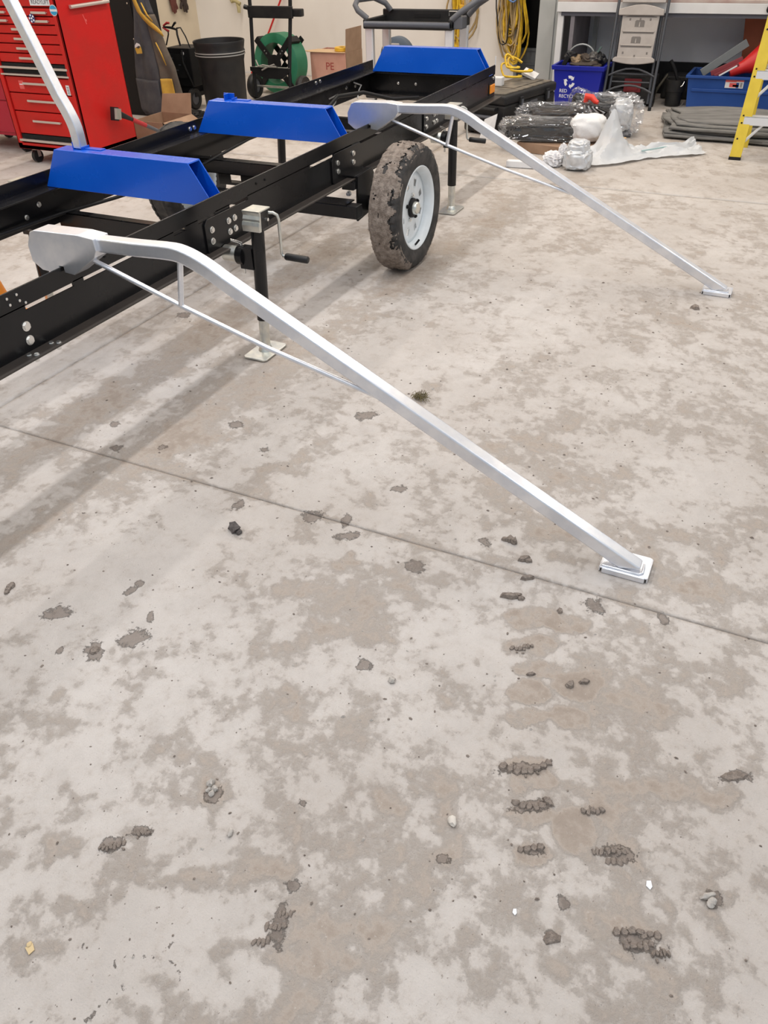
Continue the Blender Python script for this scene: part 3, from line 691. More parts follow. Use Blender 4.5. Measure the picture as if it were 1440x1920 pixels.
# guide post standing in the bracket of the nearest bunk
rt = thing('guide_post', 'bent galvanised post rising from the nearest blue bunk by the red cabinet', 'post', (2.822, 2.87, .802))
b = MB(); pth = [(2.868, .8042), (2.868, .86), (2.8695, .888), (2.877, .92), (2.888, .95), (2.90, .977), (2.924, 1.022), (3.0, 1.217), (3.062, 1.372), (3.28, 1.91)]
P = [Vector((0, y+.016, z)) for y, z in pth]; vs = []
for i, p in enumerate(P):
    a_, c_ = P[max(0, i-1)], P[min(len(P)-1, i+1)]; t = (c_-a_).normalized(); nr = Vector((0, t.z, -t.y))
    q = p + nr*.046
    if nr.y < 0: q = p - nr*.046
    for v, x in ((p, 2.796), (p, 2.842), (q, 2.842), (q, 2.796)): vs.append((x, v.y, v.z))
n = len(P); fs = [(0, 1, 2, 3), tuple((n-1)*4+k for k in (3, 2, 1, 0))] + [(i*4+k, i*4+(k+1) % 4, (i+1)*4+(k+1) % 4, (i+1)*4+k) for i in range(n-1) for k in range(4)]
b.add(vs, fs); b.build('tube', GALV, rt, bevel=.005, bseg=3, smooth=35)
b = MB(); b.box((2.790, 3.262, 1.905), (2.848, 3.345, 1.925)); b.build('end_cap', GALV, rt, bevel=.002)

# ------------------------------------------------------------------ red tool cabinet
tc = thing('tool_cabinet', 'tall red tool cabinet with silver-handled drawers behind the trailer', 'tool cabinet', (5.36, 5.535, 0))
x0, x1, y0, y1 = 5.07, 5.655, 5.14, 5.93
b = MB(); ts = .022
b.box((x0, y0, .118), (x1, y0+.012, 1.62)); b.box((x0, y1-.012, .118), (x1, y1, 1.62)); b.box((x1-.01, y0, .118), (x1, y1, 1.62)); b.box((x0, y0, 1.60), (x1, y1, 1.62)); b.box((x0, y0, .118), (x1, y1, .15))
b.box((x0, y0, .118), (x0+.02, y0+.045, 1.60)); b.box((x0, y1-.05, .118), (x0+.02, y1, 1.60)); b.box((x0, y0, .118), (x0+.02, y1, .165)); b.box((x0+.05, y0+.01, .15), (x0+.06, y1-.01, 1.60))
b.build('body', RED, tc, bevel=.003)
dy0, dy1 = y0+.05, y1-.055
def drawer(za, zb, hw=.30, hz=.5, two=False, xin=.012):
    b = MB(); b.box((x0+xin, dy0, za+.004), (x0+xin+.03, dy1, zb-.004)); d = b.build('drawer', RED, tc, bevel=.004)
    zc = za+(zb-za)*hz
    for yc_, w in (((dy0+.13, .15), (dy1-.13, .15)) if two else (((dy0+dy1)/2, hw),)):
        b = MB(); b.box((x0-.008, yc_-w/2, zc-.010), (x0+.002, yc_+w/2, zc+.006)); b.box((x0+.0, yc_-w/2, zc-.006), (x0+xin+.002, yc_-w/2+.012, zc+.002)); b.box((x0, yc_+w/2-.012, zc-.006), (x0+xin+.002, yc_+w/2, zc+.002))
        b.build('handle', CHROME, d, bevel=.002, label='worn silver drawer handle')
    return d
for za, zb in ((.235, .41), (.41, .545), (.545, .665)): drawer(za, zb, .30, .62)
for za, zb in ((.76, .828), (.828, .893), (.893, .957), (.957, 1.02)): drawer(za, zb, .22, .55)
for za, zb in ((1.02, 1.075), (1.075, 1.13)): drawer(za, zb, two=True)
lid = drawer(1.135, 1.26, .2, .75); drawer(1.26, 1.42, .3); drawer(1.42, 1.58, .3)
for za, zb, m in ((.672, .684, CHROME), (.720, .735, CHROME), (.178, .195, CHROME)):
    b = MB(); b.box((x0-.006, dy0-.02, za), (x0+.03, dy1+.02, zb)); b.build('edge_strip', m, tc, bevel=.002, label='scuffed metal edge strip')
b = MB(); b.box((x0+.013, dy0, .20), (x0+.05, dy1, .232)); b.box((x0+.013, dy0, .688), (x0+.05, dy1, .718)); b.box((x0+.013, dy0, .738), (x0+.05, dy1, .757)); b.build('recess', DEEP, tc, kind='stuff')
# side handle rail, scuffs and stickers
b = MB(); b.tube([(5.20, y0-.022, 1.128), (5.62, y0-.022, 1.133)], .013, 8); b.box((5.21, y0-.02, 1.12), (5.23, y0, 1.14)); b.box((5.58, y0-.02, 1.12), (5.60, y0, 1.14)); b.build('side_rail', CHROME, tc, smooth=50)
b = MB(); b.prism([(5.33, 1.07), (5.337, 1.07), (5.358, 1.005), (5.35, 1.003)], 1, y0-.0006, y0+.0005); b.prism([(5.345, 1.04), (5.362, 1.035), (5.364, 1.02), (5.352, 1.025)], 1, y0-.0006, y0+.0005); b.build('scratch', STICKR, tc, label='pale scratch in the red paint', kind='stuff')
b = MB(); b.box((x0-.0006+.012, 5.19, 1.145), (x0+.0125, 5.395, 1.188)); st = b.build('sticker', WHITEP, tc, label='white name sticker')
text('READYLIFT', .036, (x0+.0112, 5.292, 1.166), FACE_MX, INKK, st)
b = MB(); b.lathe([(.036, 0), (.036, .0015), (0, .0015)], (x0-.0016, 5.115+.047, 1.118), 0, 28); st = b.build('sticker', WHITEP, tc, label='round blue and white sticker')
for s_ in (-1, 1):
    b = MB(); pts = [(5.162+.031*math.cos(a), 1.118+s_*(.008)+s_*.022*max(0, math.sin(a))) for a in [PI*i/12 for i in range(13)]]
    b.prism(pts, 0, x0-.0024, x0-.0014); b.build('print', STICKB, st)
b = MB(); b.lathe([(.03, 0), (.03, .0015), (0, .0015)], (x0-.010, 5.392, 1.065), 0, 28); st = b.build('sticker', NAVY, tc, label='round navy and white sticker')
for k in range(6):
    a = 2*PI*k/6 if k < 5 else 0; r_ = .021 if k < 5 else 0
    b = MB(); b.prism([(5.392+r_*math.cos(2*PI*k/5)+.008*math.cos(q), 1.065+r_*math.sin(2*PI*k/5)+.008*math.sin(q)) for q in [2*PI*i/5 for i in range(5)]], 0, x0-.0112, x0-.0099); b.build('print', WHITEINK, st)
b = MB(); b.box((x0+.011, 5.69, .575), (x0+.0122, 5.74, .635)); st = b.build('sticker', STICKR, tc, label='red sticker with pale stripe'); b = MB(); b.box((x0+.0105, 5.695, .605), (x0+.0112, 5.735, .611)); b.build('print', WHITEINK, st)
b = MB(); b.box((x0+.011, 5.205, .55), (x0+.0122, 5.24, .62)); st = b.build('sticker', WHITEP, tc, label='small white notice sticker')
for k in range(5):
    b = MB(); b.box((x0+.0105, 5.21, .56+.011*k), (x0+.0112, 5.233-.004*(k % 2), .564+.011*k)); b.build('print', INKK, st)
for yy, xx in ((5.82, 5.15), (5.25, 5.15), (5.82, 5.57), (5.25, 5.57)):
    b = MB(); b.box((xx-.03, yy-.02, .10), (xx+.03, yy+.02, .118)); b.box((xx-.02, yy-.022, .045), (xx+.012, yy-.018, .105)); b.box((xx-.02, yy+.018, .045), (xx+.012, yy+.022, .105)); c = b.build('caster', CHROME, tc, kind='stuff')
    b = MB(); b.cyl((xx-.012, yy-.016, .05), (xx-.012, yy+.016, .05), .05, 24); b.build('caster_wheel', DARK, c, smooth=40)
# second cabinet further left
c2 = thing('tool_cabinet', 'crimson tool chest on casters at the left edge beside the red cabinet', 'tool chest', (5.6, 6.5, 0))
b = MB(); b.box((5.33, 6.14, .14), (5.85, 6.95, .95)); b.build('body', MAGENTA, c2, bevel=.006)
for za, zb in ((.17, .42), (.43, .66), (.67, .92)):
    b = MB(); b.box((5.318, 6.16, za), (5.332, 6.93, zb)); b.build('drawer', MAGENTA, c2, bevel=.003)
for yy in (6.22, 6.85):
    for xx in (5.40, 5.78):
        b = MB(); b.cyl((xx, yy-.016, .055), (xx, yy+.016, .055), .055, 20); b.box((xx-.02, yy-.02, .06), (xx+.03, yy+.02, .14)); b.build('caster', DARK, c2, kind='stuff', smooth=40)

# black steel locker with jacket hung in front
lk = thing('steel_locker', 'black steel locker behind the hanging work jacket', 'locker', (7.27, 6.42, 0))
b = MB(); b.box((7.05, 6.11, 0), (7.40, 6.75, 1.75)); b.build('body', BLACKM, lk, bevel=.004)
b = MB(); b.box((7.042, 6.45, .03), (7.05, 6.74, 1.72)); b.build('door', BLACKM, lk); b = MB(); b.box((7.042, 6.145, .03), (7.05, 6.44, 1.72)); b.build('door', BLACKM, lk)
for z in (1.0, .7): bolt(lk, (7.042, 6.18, z), 0, -1, r=.006, h=.003)
b = MB(); b.tube([(7.04, 6.45, 1.10), (7.02, 6.38, 1.07), (7.03, 6.32, 1.09), (7.02, 6.26, 1.07), (7.04, 6.19, 1.10)], .008, 6); b.build('chain', ZINC, lk)
# jacket
jk = thing('work_jacket', 'grey work jacket with yellow trim hanging against the black locker', 'jacket', (6.95, 5.93, 0))
zs = [1.56, 1.42, 1.2, 1.04, .95, .87, .78, .64, .47, .36, .2, .09, .03]
yl = [6.0, 6.07, 6.07, 6.05, 6.06, 6.08, 6.10, 6.13, 6.175, 6.195, 6.21, 6.205, 6.16]
yr = [5.94, 5.87, 5.86, 5.855, 5.83, 5.80, 5.78, 5.74, 5.66, 5.64, 5.62, 5.61, 5.63]
def jp(u, v, off=0.):
    z = 1.56-1.53*v; L_ = np.interp(-z, [-q for q in zs], yl); R_ = np.interp(-z, [-q for q in zs], yr)
    y = L_+(R_-L_)*u
    bulge = .07*math.sin(PI*u)**.7*(.5+.9*v)
    fold = .016*math.sin(u*13+2.5*v+2*mnoise.noise(Vector((u*2, v*3, 1))))*(.4+v) + .02*mnoise.noise(Vector((u*5, v*6, 4)))
    return (6.99-bulge-fold-off, y, z)
b = MB(); b.grid(lambda u, v: jp(u*.66, v), 26, 60); o = b.build('front_panel', JACK, jk, smooth=70); sd = o.modifiers.new('thick', 'SOLIDIFY'); sd.thickness = .012
b = MB(); b.grid(lambda u, v: jp(.66+u*.34, .42+.58*v), 14, 40); o = b.build('side_panel', JACKB, jk, smooth=70, label='worn brown side panel'); sd = o.modifiers.new('thick', 'SOLIDIFY'); sd.thickness = .012
b = MB(); b.grid(lambda u, v: jp(.66+u*.34, .42*v), 12, 20); o = b.build('shoulder_panel', JACK, jk, smooth=70); sd = o.modifiers.new('thick', 'SOLIDIFY'); sd.thickness = .012
b = MB(); b.grid(lambda u, v: jp(.04+u*.60, .78+.20*v, .018+.008*math.sin(PI*u)), 18, 12); o = b.build('pocket', JACK, jk, smooth=70); sd = o.modifiers.new('thick', 'SOLIDIFY'); sd.thickness = .008
b = MB(); b.grid(lambda u, v: jp(.68+u*.22, .77+.17*v, .026), 10, 10); o = b.build('yellow_patch', JYEL, jk, smooth=70, label='yellow fabric patch'); sd = o.modifiers.new('thick', 'SOLIDIFY'); sd.thickness = .004
def lapel(pts, name):
    b = MB(); vs = []
    for (y, z, w) in pts: vs += [(6.885, y, z), (6.875, y-w, z-.012)]
    fs = [(2*i, 2*i+1, 2*i+3, 2*i+2) for i in range(len(pts)-1)]; b.add(vs, fs); o = b.build(name, JYEL, jk, smooth=60); sd = o.modifiers.new('thick', 'SOLIDIFY'); sd.thickness = .01
lapel([(6.00, 1.2, .04), (5.975, 1.04, .05), (5.945, .95, .06), (5.895, .89, .085), (5.83, .835, .10), (5.765, .795, .08), (5.70, .76, .03)], 'yellow_lapel')
lapel([(5.88, 1.02, .012), (5.85, .93, .03), (5.80, .88, .03)], 'yellow_lapel')
lapel([(5.775, .70, .012), (5.74, .62, .018), (5.70, .52, .012)], 'yellow_piping')
b = MB(); b.prism([(6.04, .635), (6.035, .665), (6.01, .685), (5.975, .675), (5.965, .63), (5.965, .60), (6.03, .595)], 0, 6.872, 6.878); e = b.build('emblem', JYEL, jk, label='yellow and white chest emblem')
b = MB(); b.prism([(6.04, .645), (6.034, .668), (6.008, .69), (5.975, .68), (5.968, .66), (5.99, .665), (6.02, .652)], 0, 6.870, 6.8725); b.build('emblem_mark', WHITEP, e); b = MB(); b.prism([(6.02, .65), (5.985, .664), (5.972, .655), (6.0, .642)], 0, 6.8685, 6.8715); b.build('emblem_mark', INKK, e)
b = MB(); b.crumple((6.93, 5.50, .055), (.09, .09, .05), 4, .2, 2.5, 4); b.v = [(x, y, max(.004, z)) for x, y, z in b.v]; b.build('boot_bag', BLACKM, None, smooth=60); tag(bpy.data.objects['boot_bag'], 'crumpled black bag on the floor below the jacket', 'bag')

# open cardboard box with snow brush in front of it
cb = thing('cardboard_box', 'low open brown cardboard box in front of the jacket', 'box', (6.3, 5.4, 0))
b = MB(); X0, X1, Y0, Y1, H = 6.12, 6.55, 5.22, 5.58, .16
for a, c in (((X0, Y0, .002), (X0+.006, Y1, H)), ((X1-.006, Y0, .002), (X1, Y1, H)), ((X0, Y0, .002), (X1, Y0+.006, H)), ((X0, Y1-.006, .002), (X1, Y1, H)), ((X0, Y0, .002), (X1, Y1, .008))): b.box(a, c)
b.build('body', CARD, cb)
b = MB(); b.hexa([(X1-.005, Y0, H), (X1, Y0, H), (X1, Y1, H), (X1-.005, Y1, H), (X1+.045, Y0+.01, H+.17), (X1+.05, Y0+.01, H+.17), (X1+.05, Y1-.01, H+.15), (X1+.045, Y1-.01, H+.15)]); b.build('flap', CARD, cb)
b = MB(); b.hexa([(X0, Y0, H), (X1, Y0, H), (X1, Y0+.005, H), (X0, Y0+.005, H), (X0+.02, Y0-.13, H-.06), (X1-.02, Y0-.13, H-.06), (X1-.02, Y0-.125, H-.055), (X0+.02, Y0-.125, H-.055)]); b.build('flap', CARD, cb)
sb = thing('snow_brush', 'long snow brush with red grip leaning by the red cabinet', 'brush', (5.7, 5.02, 0))
a_, e_ = Vector((5.39, 5.075, .385)), Vector((5.90, 4.99, .115)); d_ = (e_-a_)
b = MB(); b.tube([a_+d_*.30, a_+d_*.55], .018, 10); b.build('grip', REDRUB, sb, smooth=50, label='red foam grip')
b = MB(); b.tube([a_+d_*.55, a_+d_*1.0, a_+d_*1.26], [.016, .012, .012], 10); b.build('shaft', GREYPL, sb, smooth=50)
b = MB(); b.tube([a_+d_*.0, a_+d_*.30], [.03, .014], 8); b.box((5.355, 5.05, .325), (5.40, 5.10, .425), Matrix.Rotation(.25, 3, 'Y')); hd = b.build('head', DARK, sb, smooth=50)
for k in range(4):
    b = MB(); b.box((5.352+.014*k, 5.028, .335), (5.361+.014*k, 5.052, .415), Matrix.Rotation(.25, 3, 'Y'), (5.38, 5.06, .375)); b.build('bristle_row', mat('bristles', (.35, .33, .28), .9) if k == 0 else bpy.data.materials['bristles'], hd)

# battery charger on wheels
ch = thing('battery_charger', 'black wheeled battery charger cart left of the black barrel', 'charger', (7.6, 6.0, 0))
b = MB(); b.box((7.48, 5.86, .22), (7.78, 6.17, .575)); b.build('case', BLACKM, ch, bevel=.008)
b = MB(); b.box((7.47, 5.93, .30), (7.48, 6.12, .52)); b.build('control_panel', DARK, ch)
for y, z in ((6.08, .48), (5.99, .42), (6.03, .37)):
    b = MB(); b.box((7.468, y, z), (7.471, y+.03, z+.006)); b.build('label_plate', GREYPL, ch)
b = MB(); b.box((7.465, 5.935, .515), (7.48, 5.96, .54)); b.build('switch', WHITEP, ch, label='white rocker switch')
for y in (5.90, 6.19):
    b = MB(); b.lathe([(.06, -.02), (.095, -.022), (.105, -.012), (.105, .012), (.095, .022), (.06, .02)], (7.5, y, .106), 1, 28, closed=True); w_ = b.build('wheel', DARK, ch, smooth=40)
    b = MB(); b.cyl((7.5, y-.012, .106), (7.5, y+.012, .106), .062, 20); b.build('wheel_hub', GREYPL, w_, smooth=40)
b = MB(); b.box((7.5, 5.88, .12), (7.76, 6.15, .16)); b.box((7.70, 5.88, .0), (7.74, 5.91, .22)); b.box((7.70, 6.12, .0), (7.74, 6.15, .22)); b.box((7.50, 5.92, .16), (7.74, 6.13, .22)); b.build('frame', BLACKM, ch)
b = MB(); b.tube([(7.45, 5.94, .60), (7.44, 5.95, .70), (7.45, 5.955, .75)], .010, 8); b.tube([(7.46, 6.13, .60), (7.45, 6.07, .70), (7.44, 6.06, .735)], .007, 8); b.tube([(7.45, 5.955, .755), (7.46, 5.91, .76), (7.47, 5.87, .68), (7.49, 5.85, .58)], .007, 8); b.tube([(7.46, 5.94, .56), (7.45, 5.94, .45), (7.46, 5.9, .33), (7.48, 5.87, .22)], .010, 8); b.build('cable', DARK, ch, smooth=60, kind='stuff')
for pts, m in (([(7.44, 6.11, .775), (7.44, 6.06, .80), (7.44, 6.03, .80)], REDRUB), ([(7.44, 6.12, .76), (7.44, 6.07, .735), (7.44, 6.05, .73)], REDRUB), ([(7.44, 6.11, .765), (7.44, 6.02, .76), (7.44, 5.95, .745)], DARK), ([(7.44, 6.0, .765), (7.44, 5.96, .80), (7.44, 5.945, .805)], DARK)):
    b = MB(); b.tube(pts, [.008, .012, .010], 8); b.build('clamp', m, ch, smooth=50, label='red charger clamp handle' if m is REDRUB else 'black charger clamp jaw')

# gloves on the left wall, cord end on the back wall
gl = thing('welding_glove', 'dark red glove hung on the cream wall above the charger', 'glove', (9.35, 7.44, .70))
b = MB(); b.blob((9.34, 7.45, .86), (.06, .035, .13), 3, .2); b.build('palm', mat('red_leather', (.13, .04, .03), .8), gl, smooth=60)
for k, (dx, zz) in enumerate(((-.035, .72), (-.01, .70), (.015, .71), (.05, .78))):
    b = MB(); b.tube([(9.34+dx*.8, 7.45, .80), (9.345+dx, 7.445, .75), (9.35+dx, 7.45, zz)], [.018, .017, .012], 8); b.build('finger', bpy.data.materials['red_leather'], gl, smooth=60)
gl2 = thing('leather_glove', 'dark brown glove hung beside the red one near the wall corner', 'glove', (9.55, 7.44, .68))
b = MB(); b.blob((9.56, 7.45, .86), (.06, .03, .14), 5, .2); b.build('palm', mat('brown_leather', (.045, .03, .025), .8), gl2, smooth=60)
for k, (dx, zz) in enumerate(((-.09, .74), (-.02, .70), (.02, .69), (.045, .72))):
    b = MB(); b.tube([(9.56+dx*.6, 7.45, .80), (9.56+dx, 7.445, .75), (9.565+dx*1.05, 7.45, zz)], [.018, .016, .012], 8); b.build('finger', bpy.data.materials['brown_leather'], gl2, smooth=60)
oc = thing('cord_end', 'olive cord with two plugs hanging on the wall left of the dolly', 'cord', (9.8, 6.82, .66))
olive = mat('olive_rubber', (.42, .36, .18), .6)
b = MB(); b.tube([(9.84, 6.95, .98), (9.82, 6.93, .86), (9.80, 6.88, .79), (9.79, 6.83, .80)], .014, 8); b.build('cord_length', olive, oc, smooth=60)
b = MB(); b.tube([(9.79, 6.86, .81), (9.78, 6.80, .80), (9.78, 6.74, .775)], [.014, .02, .02], 10); b.build('plug', olive, oc, smooth=50)
b = MB(); b.tube([(9.79, 6.80, .79), (9.78, 6.77, .74), (9.78, 6.775, .68)], [.016, .026, .02], 10); b.build('plug', olive, oc, smooth=50)

# black barrel
br = thing('trash_barrel', 'large black plastic barrel between the charger and the dolly', 'barrel', (7.36, 5.385, 0))
c = (7.36, 5.385, 0)
b = MB(); b.lathe([(0, .004), (.22, .004), (.235, .02), (.262, .50), (.275, .545), (.282, .55), (.283, .56), (.277, .565), (.279, .573), (.283, .578), (.281, .586), (.276, .60), (.285, .64), (.292, .668), (.288, .676), (.280, .672), (.268, .60), (.225, .03), (0, .03)], c, 2, 56); b.v = [(c[0]+(x-c[0])*.88, c[1]+(y-c[1])*.88, z) for x, y, z in b.v]; b.build('body', DARK, br, smooth=40)
b = MB(); b.lathe([(.2835, .552), (.2845, .5575), (.2835, .562)], c, 2, 56); b.v = [(c[0]+(x-c[0])*.882, c[1]+(y-c[1])*.882, z) for x, y, z in b.v]; b.build('band', mat('rim_line', (.30, .30, .29), .5), br, smooth=40)
b = MB(); b.lathe([(.2835, .574), (.2847, .579), (.2835, .584)], c, 2, 56); b.v = [(c[0]+(x-c[0])*.882, c[1]+(y-c[1])*.882, z) for x, y, z in b.v]; b.build('band', bpy.data.materials['rim_line'], br, smooth=40)

# hand truck and strap reel
ht = thing('hand_truck', 'black hand truck dolly standing before the green reel', 'hand truck', (8.15, 5.29, 0))
def upright(y_bot, y_top, name='upright'):
    b = MB(); b.tube([(8.13, y_bot, .04), (8.14, y_bot, .3), (8.20, (y_bot+y_top)/2, .8), (8.24, y_top, 1.35)], .02, 10); b.build(name, BLACKM, ht, smooth=50)
upright(5.535, 5.535); upright(5.075, 5.01)
b = MB(); b.box((8.165, 5.0, .785), (8.20, 5.55, .895)); b.build('cross_panel', DARK, ht, bevel=.008)
b = MB(); b.box((8.19, 4.905, .80), (8.26, 5.03, .87)); b.build('side_block', DARK, ht, bevel=.01)
b = MB(); b.tube([(8.2, 5.54, .87), (8.19, 5.60, .885)], .022, 10); b.build('grip', DARK, ht, smooth=50)
b = MB(); b.box((8.11, 5.06, .30), (8.15, 5.56, .335)); b.build('cross_bar', BLACKM, ht); b = MB(); b.box((8.11, 5.06, .334), (8.16, 5.56, .338)); b.build('bar_edge', ZINC, ht)
b = MB(); b.box((8.11, 5.06, .23), (8.15, 5.56, .30)); b.v = [(x, y if z > .26 else (5.25+(y-5.25)*.45), z) for x, y, z in b.v]; b.build('web_plate', BLACKM, ht)
b = MB(); b.box((7.98, 5.08, .002), (8.16, 5.52, .012)); b.build('toe_plate', BLACKM, ht)
for y in (5.62, 4.99):
    b = MB(); b.lathe([(.07, -.03), (.115, -.035), (.125, -.02), (.125, .02), (.115, .035), (.07, .03)], (8.26, y, .126), 1, 28, closed=True); w_ = b.build('wheel', DARK, ht, smooth=40)
    b = MB(); b.cyl((8.26, y-.02, .126), (8.26, y+.02, .126), .072, 20); b.build('wheel_hub', GREYPL, w_, smooth=40)
b = MB(); b.cyl((8.26, 4.98, .126), (8.26, 5.63, .126), .012, 10); b.build('axle', ZINC, ht)
b = MB(); b.tube([(8.12, 5.48, .40), (8.10, 5.44, .345), (8.10, 5.38, .36), (8.10, 5.3, .35), (8.10, 5.2, .345), (8.10, 5.24, .37), (8.10, 5.33, .34), (8.10, 5.40, .31)], .008, 6); b.build('tie_cord', mat('tie_rope', (.35, .33, .30), .8), ht, smooth=60)

rl = thing('strap_reel', 'big reel of green strapping standing behind the dolly', 'reel', (8.62, 5.50, 0))
c = Vector((8.62, 5.50, .308)); RT = Matrix.Rotation(math.radians(-4), 3, 'Z') @ Matrix.Rotation(math.radians(3), 3, 'Y')
def rtx(b):
    b.v = [tuple(c + RT @ (Vector(v)-c)) for v in b.v]; return b
b = MB(); b.lathe([(.205, -.075), (.292, -.075), (.30, -.07), (.30, .135), (.292, .14), (.205, .14)], c, 0, 64, closed=True); rtx(b).build('strapping_coil', GREEN, rl, smooth=35)
for k in range(2):
    for j, a in enumerate((.75, 2.35, 3.89, 5.49)):
        rr = Matrix.Rotation(a, 3, 'X'); xk = -.090 if k == 0 else .155
        b = MB(); b.box((c.x+xk-.007, c.y-.03, c.z+.02), (c.x+xk+.007, c.y+.03, c.z+.335), rr, c); rtx(b).build('spoke', BLACKM, rl)
        if k == 0:
            for q in (.14, .175):
                p_ = c + RT @ (rr @ Vector((-.098, 0, q))); bolt(rl, tuple(p_), 0, -1, r=.007, h=.005)
b = MB(); b.lathe([(0, -.10), (.09, -.098), (.09, -.085), (0, -.085)], c, 0, 24); rtx(b).build('hub_plate', BLACKM, rl)
for a in (.75, 5.49):
    b = MB(); rr = Matrix.Rotation(a, 3, 'X'); b.box((c.x-.09, c.y-.035, c.z+.303), (c.x+.09, c.y+.035, c.z+.335), rr, c); rtx(b).build('clip', BLACKM, rl)
rp = thing('red_pole', 'red pole leaning on the wall behind the dolly', 'pole', (9.75, 5.75, .0))
b = MB(); b.tube([(9.80, 6.12, .86), (9.81, 5.95, 1.15), (9.82, 5.7, 1.6)], .018, 8); b.tube([(9.80, 6.12, .86), (9.78, 6.35, .48), (9.72, 6.65, .01)], .012, 8); b.build('shaft', REDPL, rp, smooth=50)

# carton marked PE
pe = thing('carton', 'pinkish open carton lettered PE beside the green reel', 'carton', (9.05, 4.98, 0))
X0, X1, Y0, Y1, H = 8.88, 9.28, 4.77, 5.235, .395
b = MB()
for a, c_ in (((X0, Y0, .002), (X0+.006, Y1, H)), ((X1-.006, Y0, .002), (X1, Y1, H)), ((X0+.006, Y1-.006, .002), (X1-.006, Y1, H)), ((X0+.006, Y0+.006, .002), (X1-.006, Y1-.006, .008))): b.box(a, c_)
b.build('body', CARDP, pe)
b = MB(); b.box((X0, Y0-.003, .002), (X1, Y0+.003, H)); b.build('side_wall', CARD, pe, label='brown unprinted side')
b = MB(); b.hexa([(X0+.003, Y0+.002, H-.001), (X1, Y0+.002, H-.001), (X1, Y0+.007, H-.001), (X0+.003, Y0+.007, H-.001), (X0+.01, Y0-.01, H+.23), (X1-.01, Y0-.01, H+.23), (X1-.01, Y0-.005, H+.23), (X0+.01, Y0-.005, H+.23)]); b.build('flap', CARD, pe, label='upright brown flap')
b = MB(); b.box((X0-.02, Y0+.01, H+.001), (X0+.22, Y1+.02, H+.006)); b.prism([(X0-.02, Y1+.02), (X0+.2, Y1+.02), (X0+.05, Y1+.10)], 2, H+.001, H+.006); b.build('flap', CARDY, pe, label='pale folded top flap')
text('PE', .105, (X0-.001, 4.985, .255), FACE_MX, INK, pe, sx=1.05)
b = MB()
for k in range(6): b.box((X0-.001, 4.94+.035*k, .085), (X0, 4.955+.035*k, .125-.012*(k % 3)))
b.build('print', INK, pe, kind='stuff')
tp = thing('tape_measure', 'yellow tape roll lying on top of the PE carton', 'tape', (8.98, 4.86, H+.006))
b = MB(); b.lathe([(.035, .004), (.078, 0), (.085, .006), (.085, .036), (.078, .042), (.035, .04)], (8.98, 4.87, H+.007), 2, 32, closed=True); b.build('body', mat('tape_yellow', (.80, .47, .04), .4), tp, smooth=40)
b = MB(); b.lathe([(.02, .005), (.034, .005), (.034, .036), (.02, .036)], (8.98, 4.87, H+.007), 2, 24, closed=True); b.build('core', DARK, tp, smooth=40)

# utility cart
ct = thing('utility_cart', 'grey two-handled utility cart behind the rear blue bunk', 'cart', (8.12, 3.56, 0))
cx0, cx1, cy0, cy1 = 7.88, 8.36, 3.10, 4.03
b = MB(); zt = .772
b.box((cx0, cy0, zt-.03), (cx1, cy1, zt)); b.box((cx0, cy0, zt-.02), (cx0+.035, cy1, zt+.035)); b.box((cx1-.03, cy0, zt-.02), (cx1, cy1, zt+.10)); b.box((cx0, cy0, zt-.02), (cx1, cy0+.04, zt+.06)); b.box((cx0, cy1-.04, zt-.02), (cx1, cy1, zt+.05))
b.build('tray', DARK, ct, bevel=.012, bseg=3)
b = MB(); b.tube([(cx0-.002, cy0+.02, zt+.012), (cx0-.006, (cy0+cy1)/2, zt+.012), (cx0-.002, cy1-.02, zt+.012)], .024, 12); b.build('rim_bar', mat('slate_plastic', (.075, .085, .11), .4), ct, smooth=50)
b = MB(); b.box((cx1-.035, cy0+.30, zt+.03), (cx1-.005, cy0+.58, zt+.06)); b.build('tool_rest', BLACKM, ct)
gh = [(cx0+.05, cy1-.03, zt+.05), (cx0+.02, cy1+.06, zt+.12), (cx0+.03, cy1+.09, zt+.16), (cx0+.10, cy1+.10, zt+.20), (cx1-.14, cy1+.04, zt+.20), (cx1-.08, cy1-.06, zt+.15), (cx1-.05, cy1-.10, zt+.09)]
b = MB(); b.tube(gh, .026, 10); b.build('handle', GREYPL, ct, smooth=60, label='grey loop handle')
gh = [(cx0+.03, cy0+.02, zt+.05), (cx0+.04, cy0-.06, zt+.11), (cx0+.10, cy0-.20, zt+.20), (cx1-.14, cy0-.24, zt+.22), (cx1-.06, cy0-.10, zt+.15), (cx1-.04, cy0, zt+.06)]
b = MB(); b.tube(gh, .026, 10); b.build('handle', GREYPL, ct, smooth=60, label='grey loop handle')
b = MB(); b.box((cx0+.03, cy0-.09, zt-.02), (cx0+.16, cy0+.0, zt+.08)); b.build('handle_block', GREYPL, ct, bevel=.01)
for x in (cx0+.03, cx1-.07):
    for y in (cy0+.0, cy1-.09):
        b = MB(); b.box((x, y, .12), (x+.05, y+.085, zt-.02)); b.build('leg', ALU, ct, bevel=.01)
b = MB(); b.box((cx0, cy0, .14), (cx1, cy1, .20)); b.build('shelf', DARK, ct, bevel=.012)
for x in (cx0+.06, cx1-.06):
    for y in (cy0+.07, cy1-.07):
        b = MB(); b.cyl((x, y-.015, .052), (x, y+.015, .052), .052, 20); b.box((x-.02, y-.018, .05), (x+.03, y+.018, .142)); b.build('caster', DARK, ct, smooth=40, kind='stuff')
b = MB(); b.tube([(cx1-.1, cy0+.08, zt+.055), (cx1-.1, cy0+.08, zt+.09), (cx1-.1, cy0+.18, zt+.09), (cx1-.1, cy0+.18, zt+.055)], .006, 6); b.build('clip', BOLT, ct)
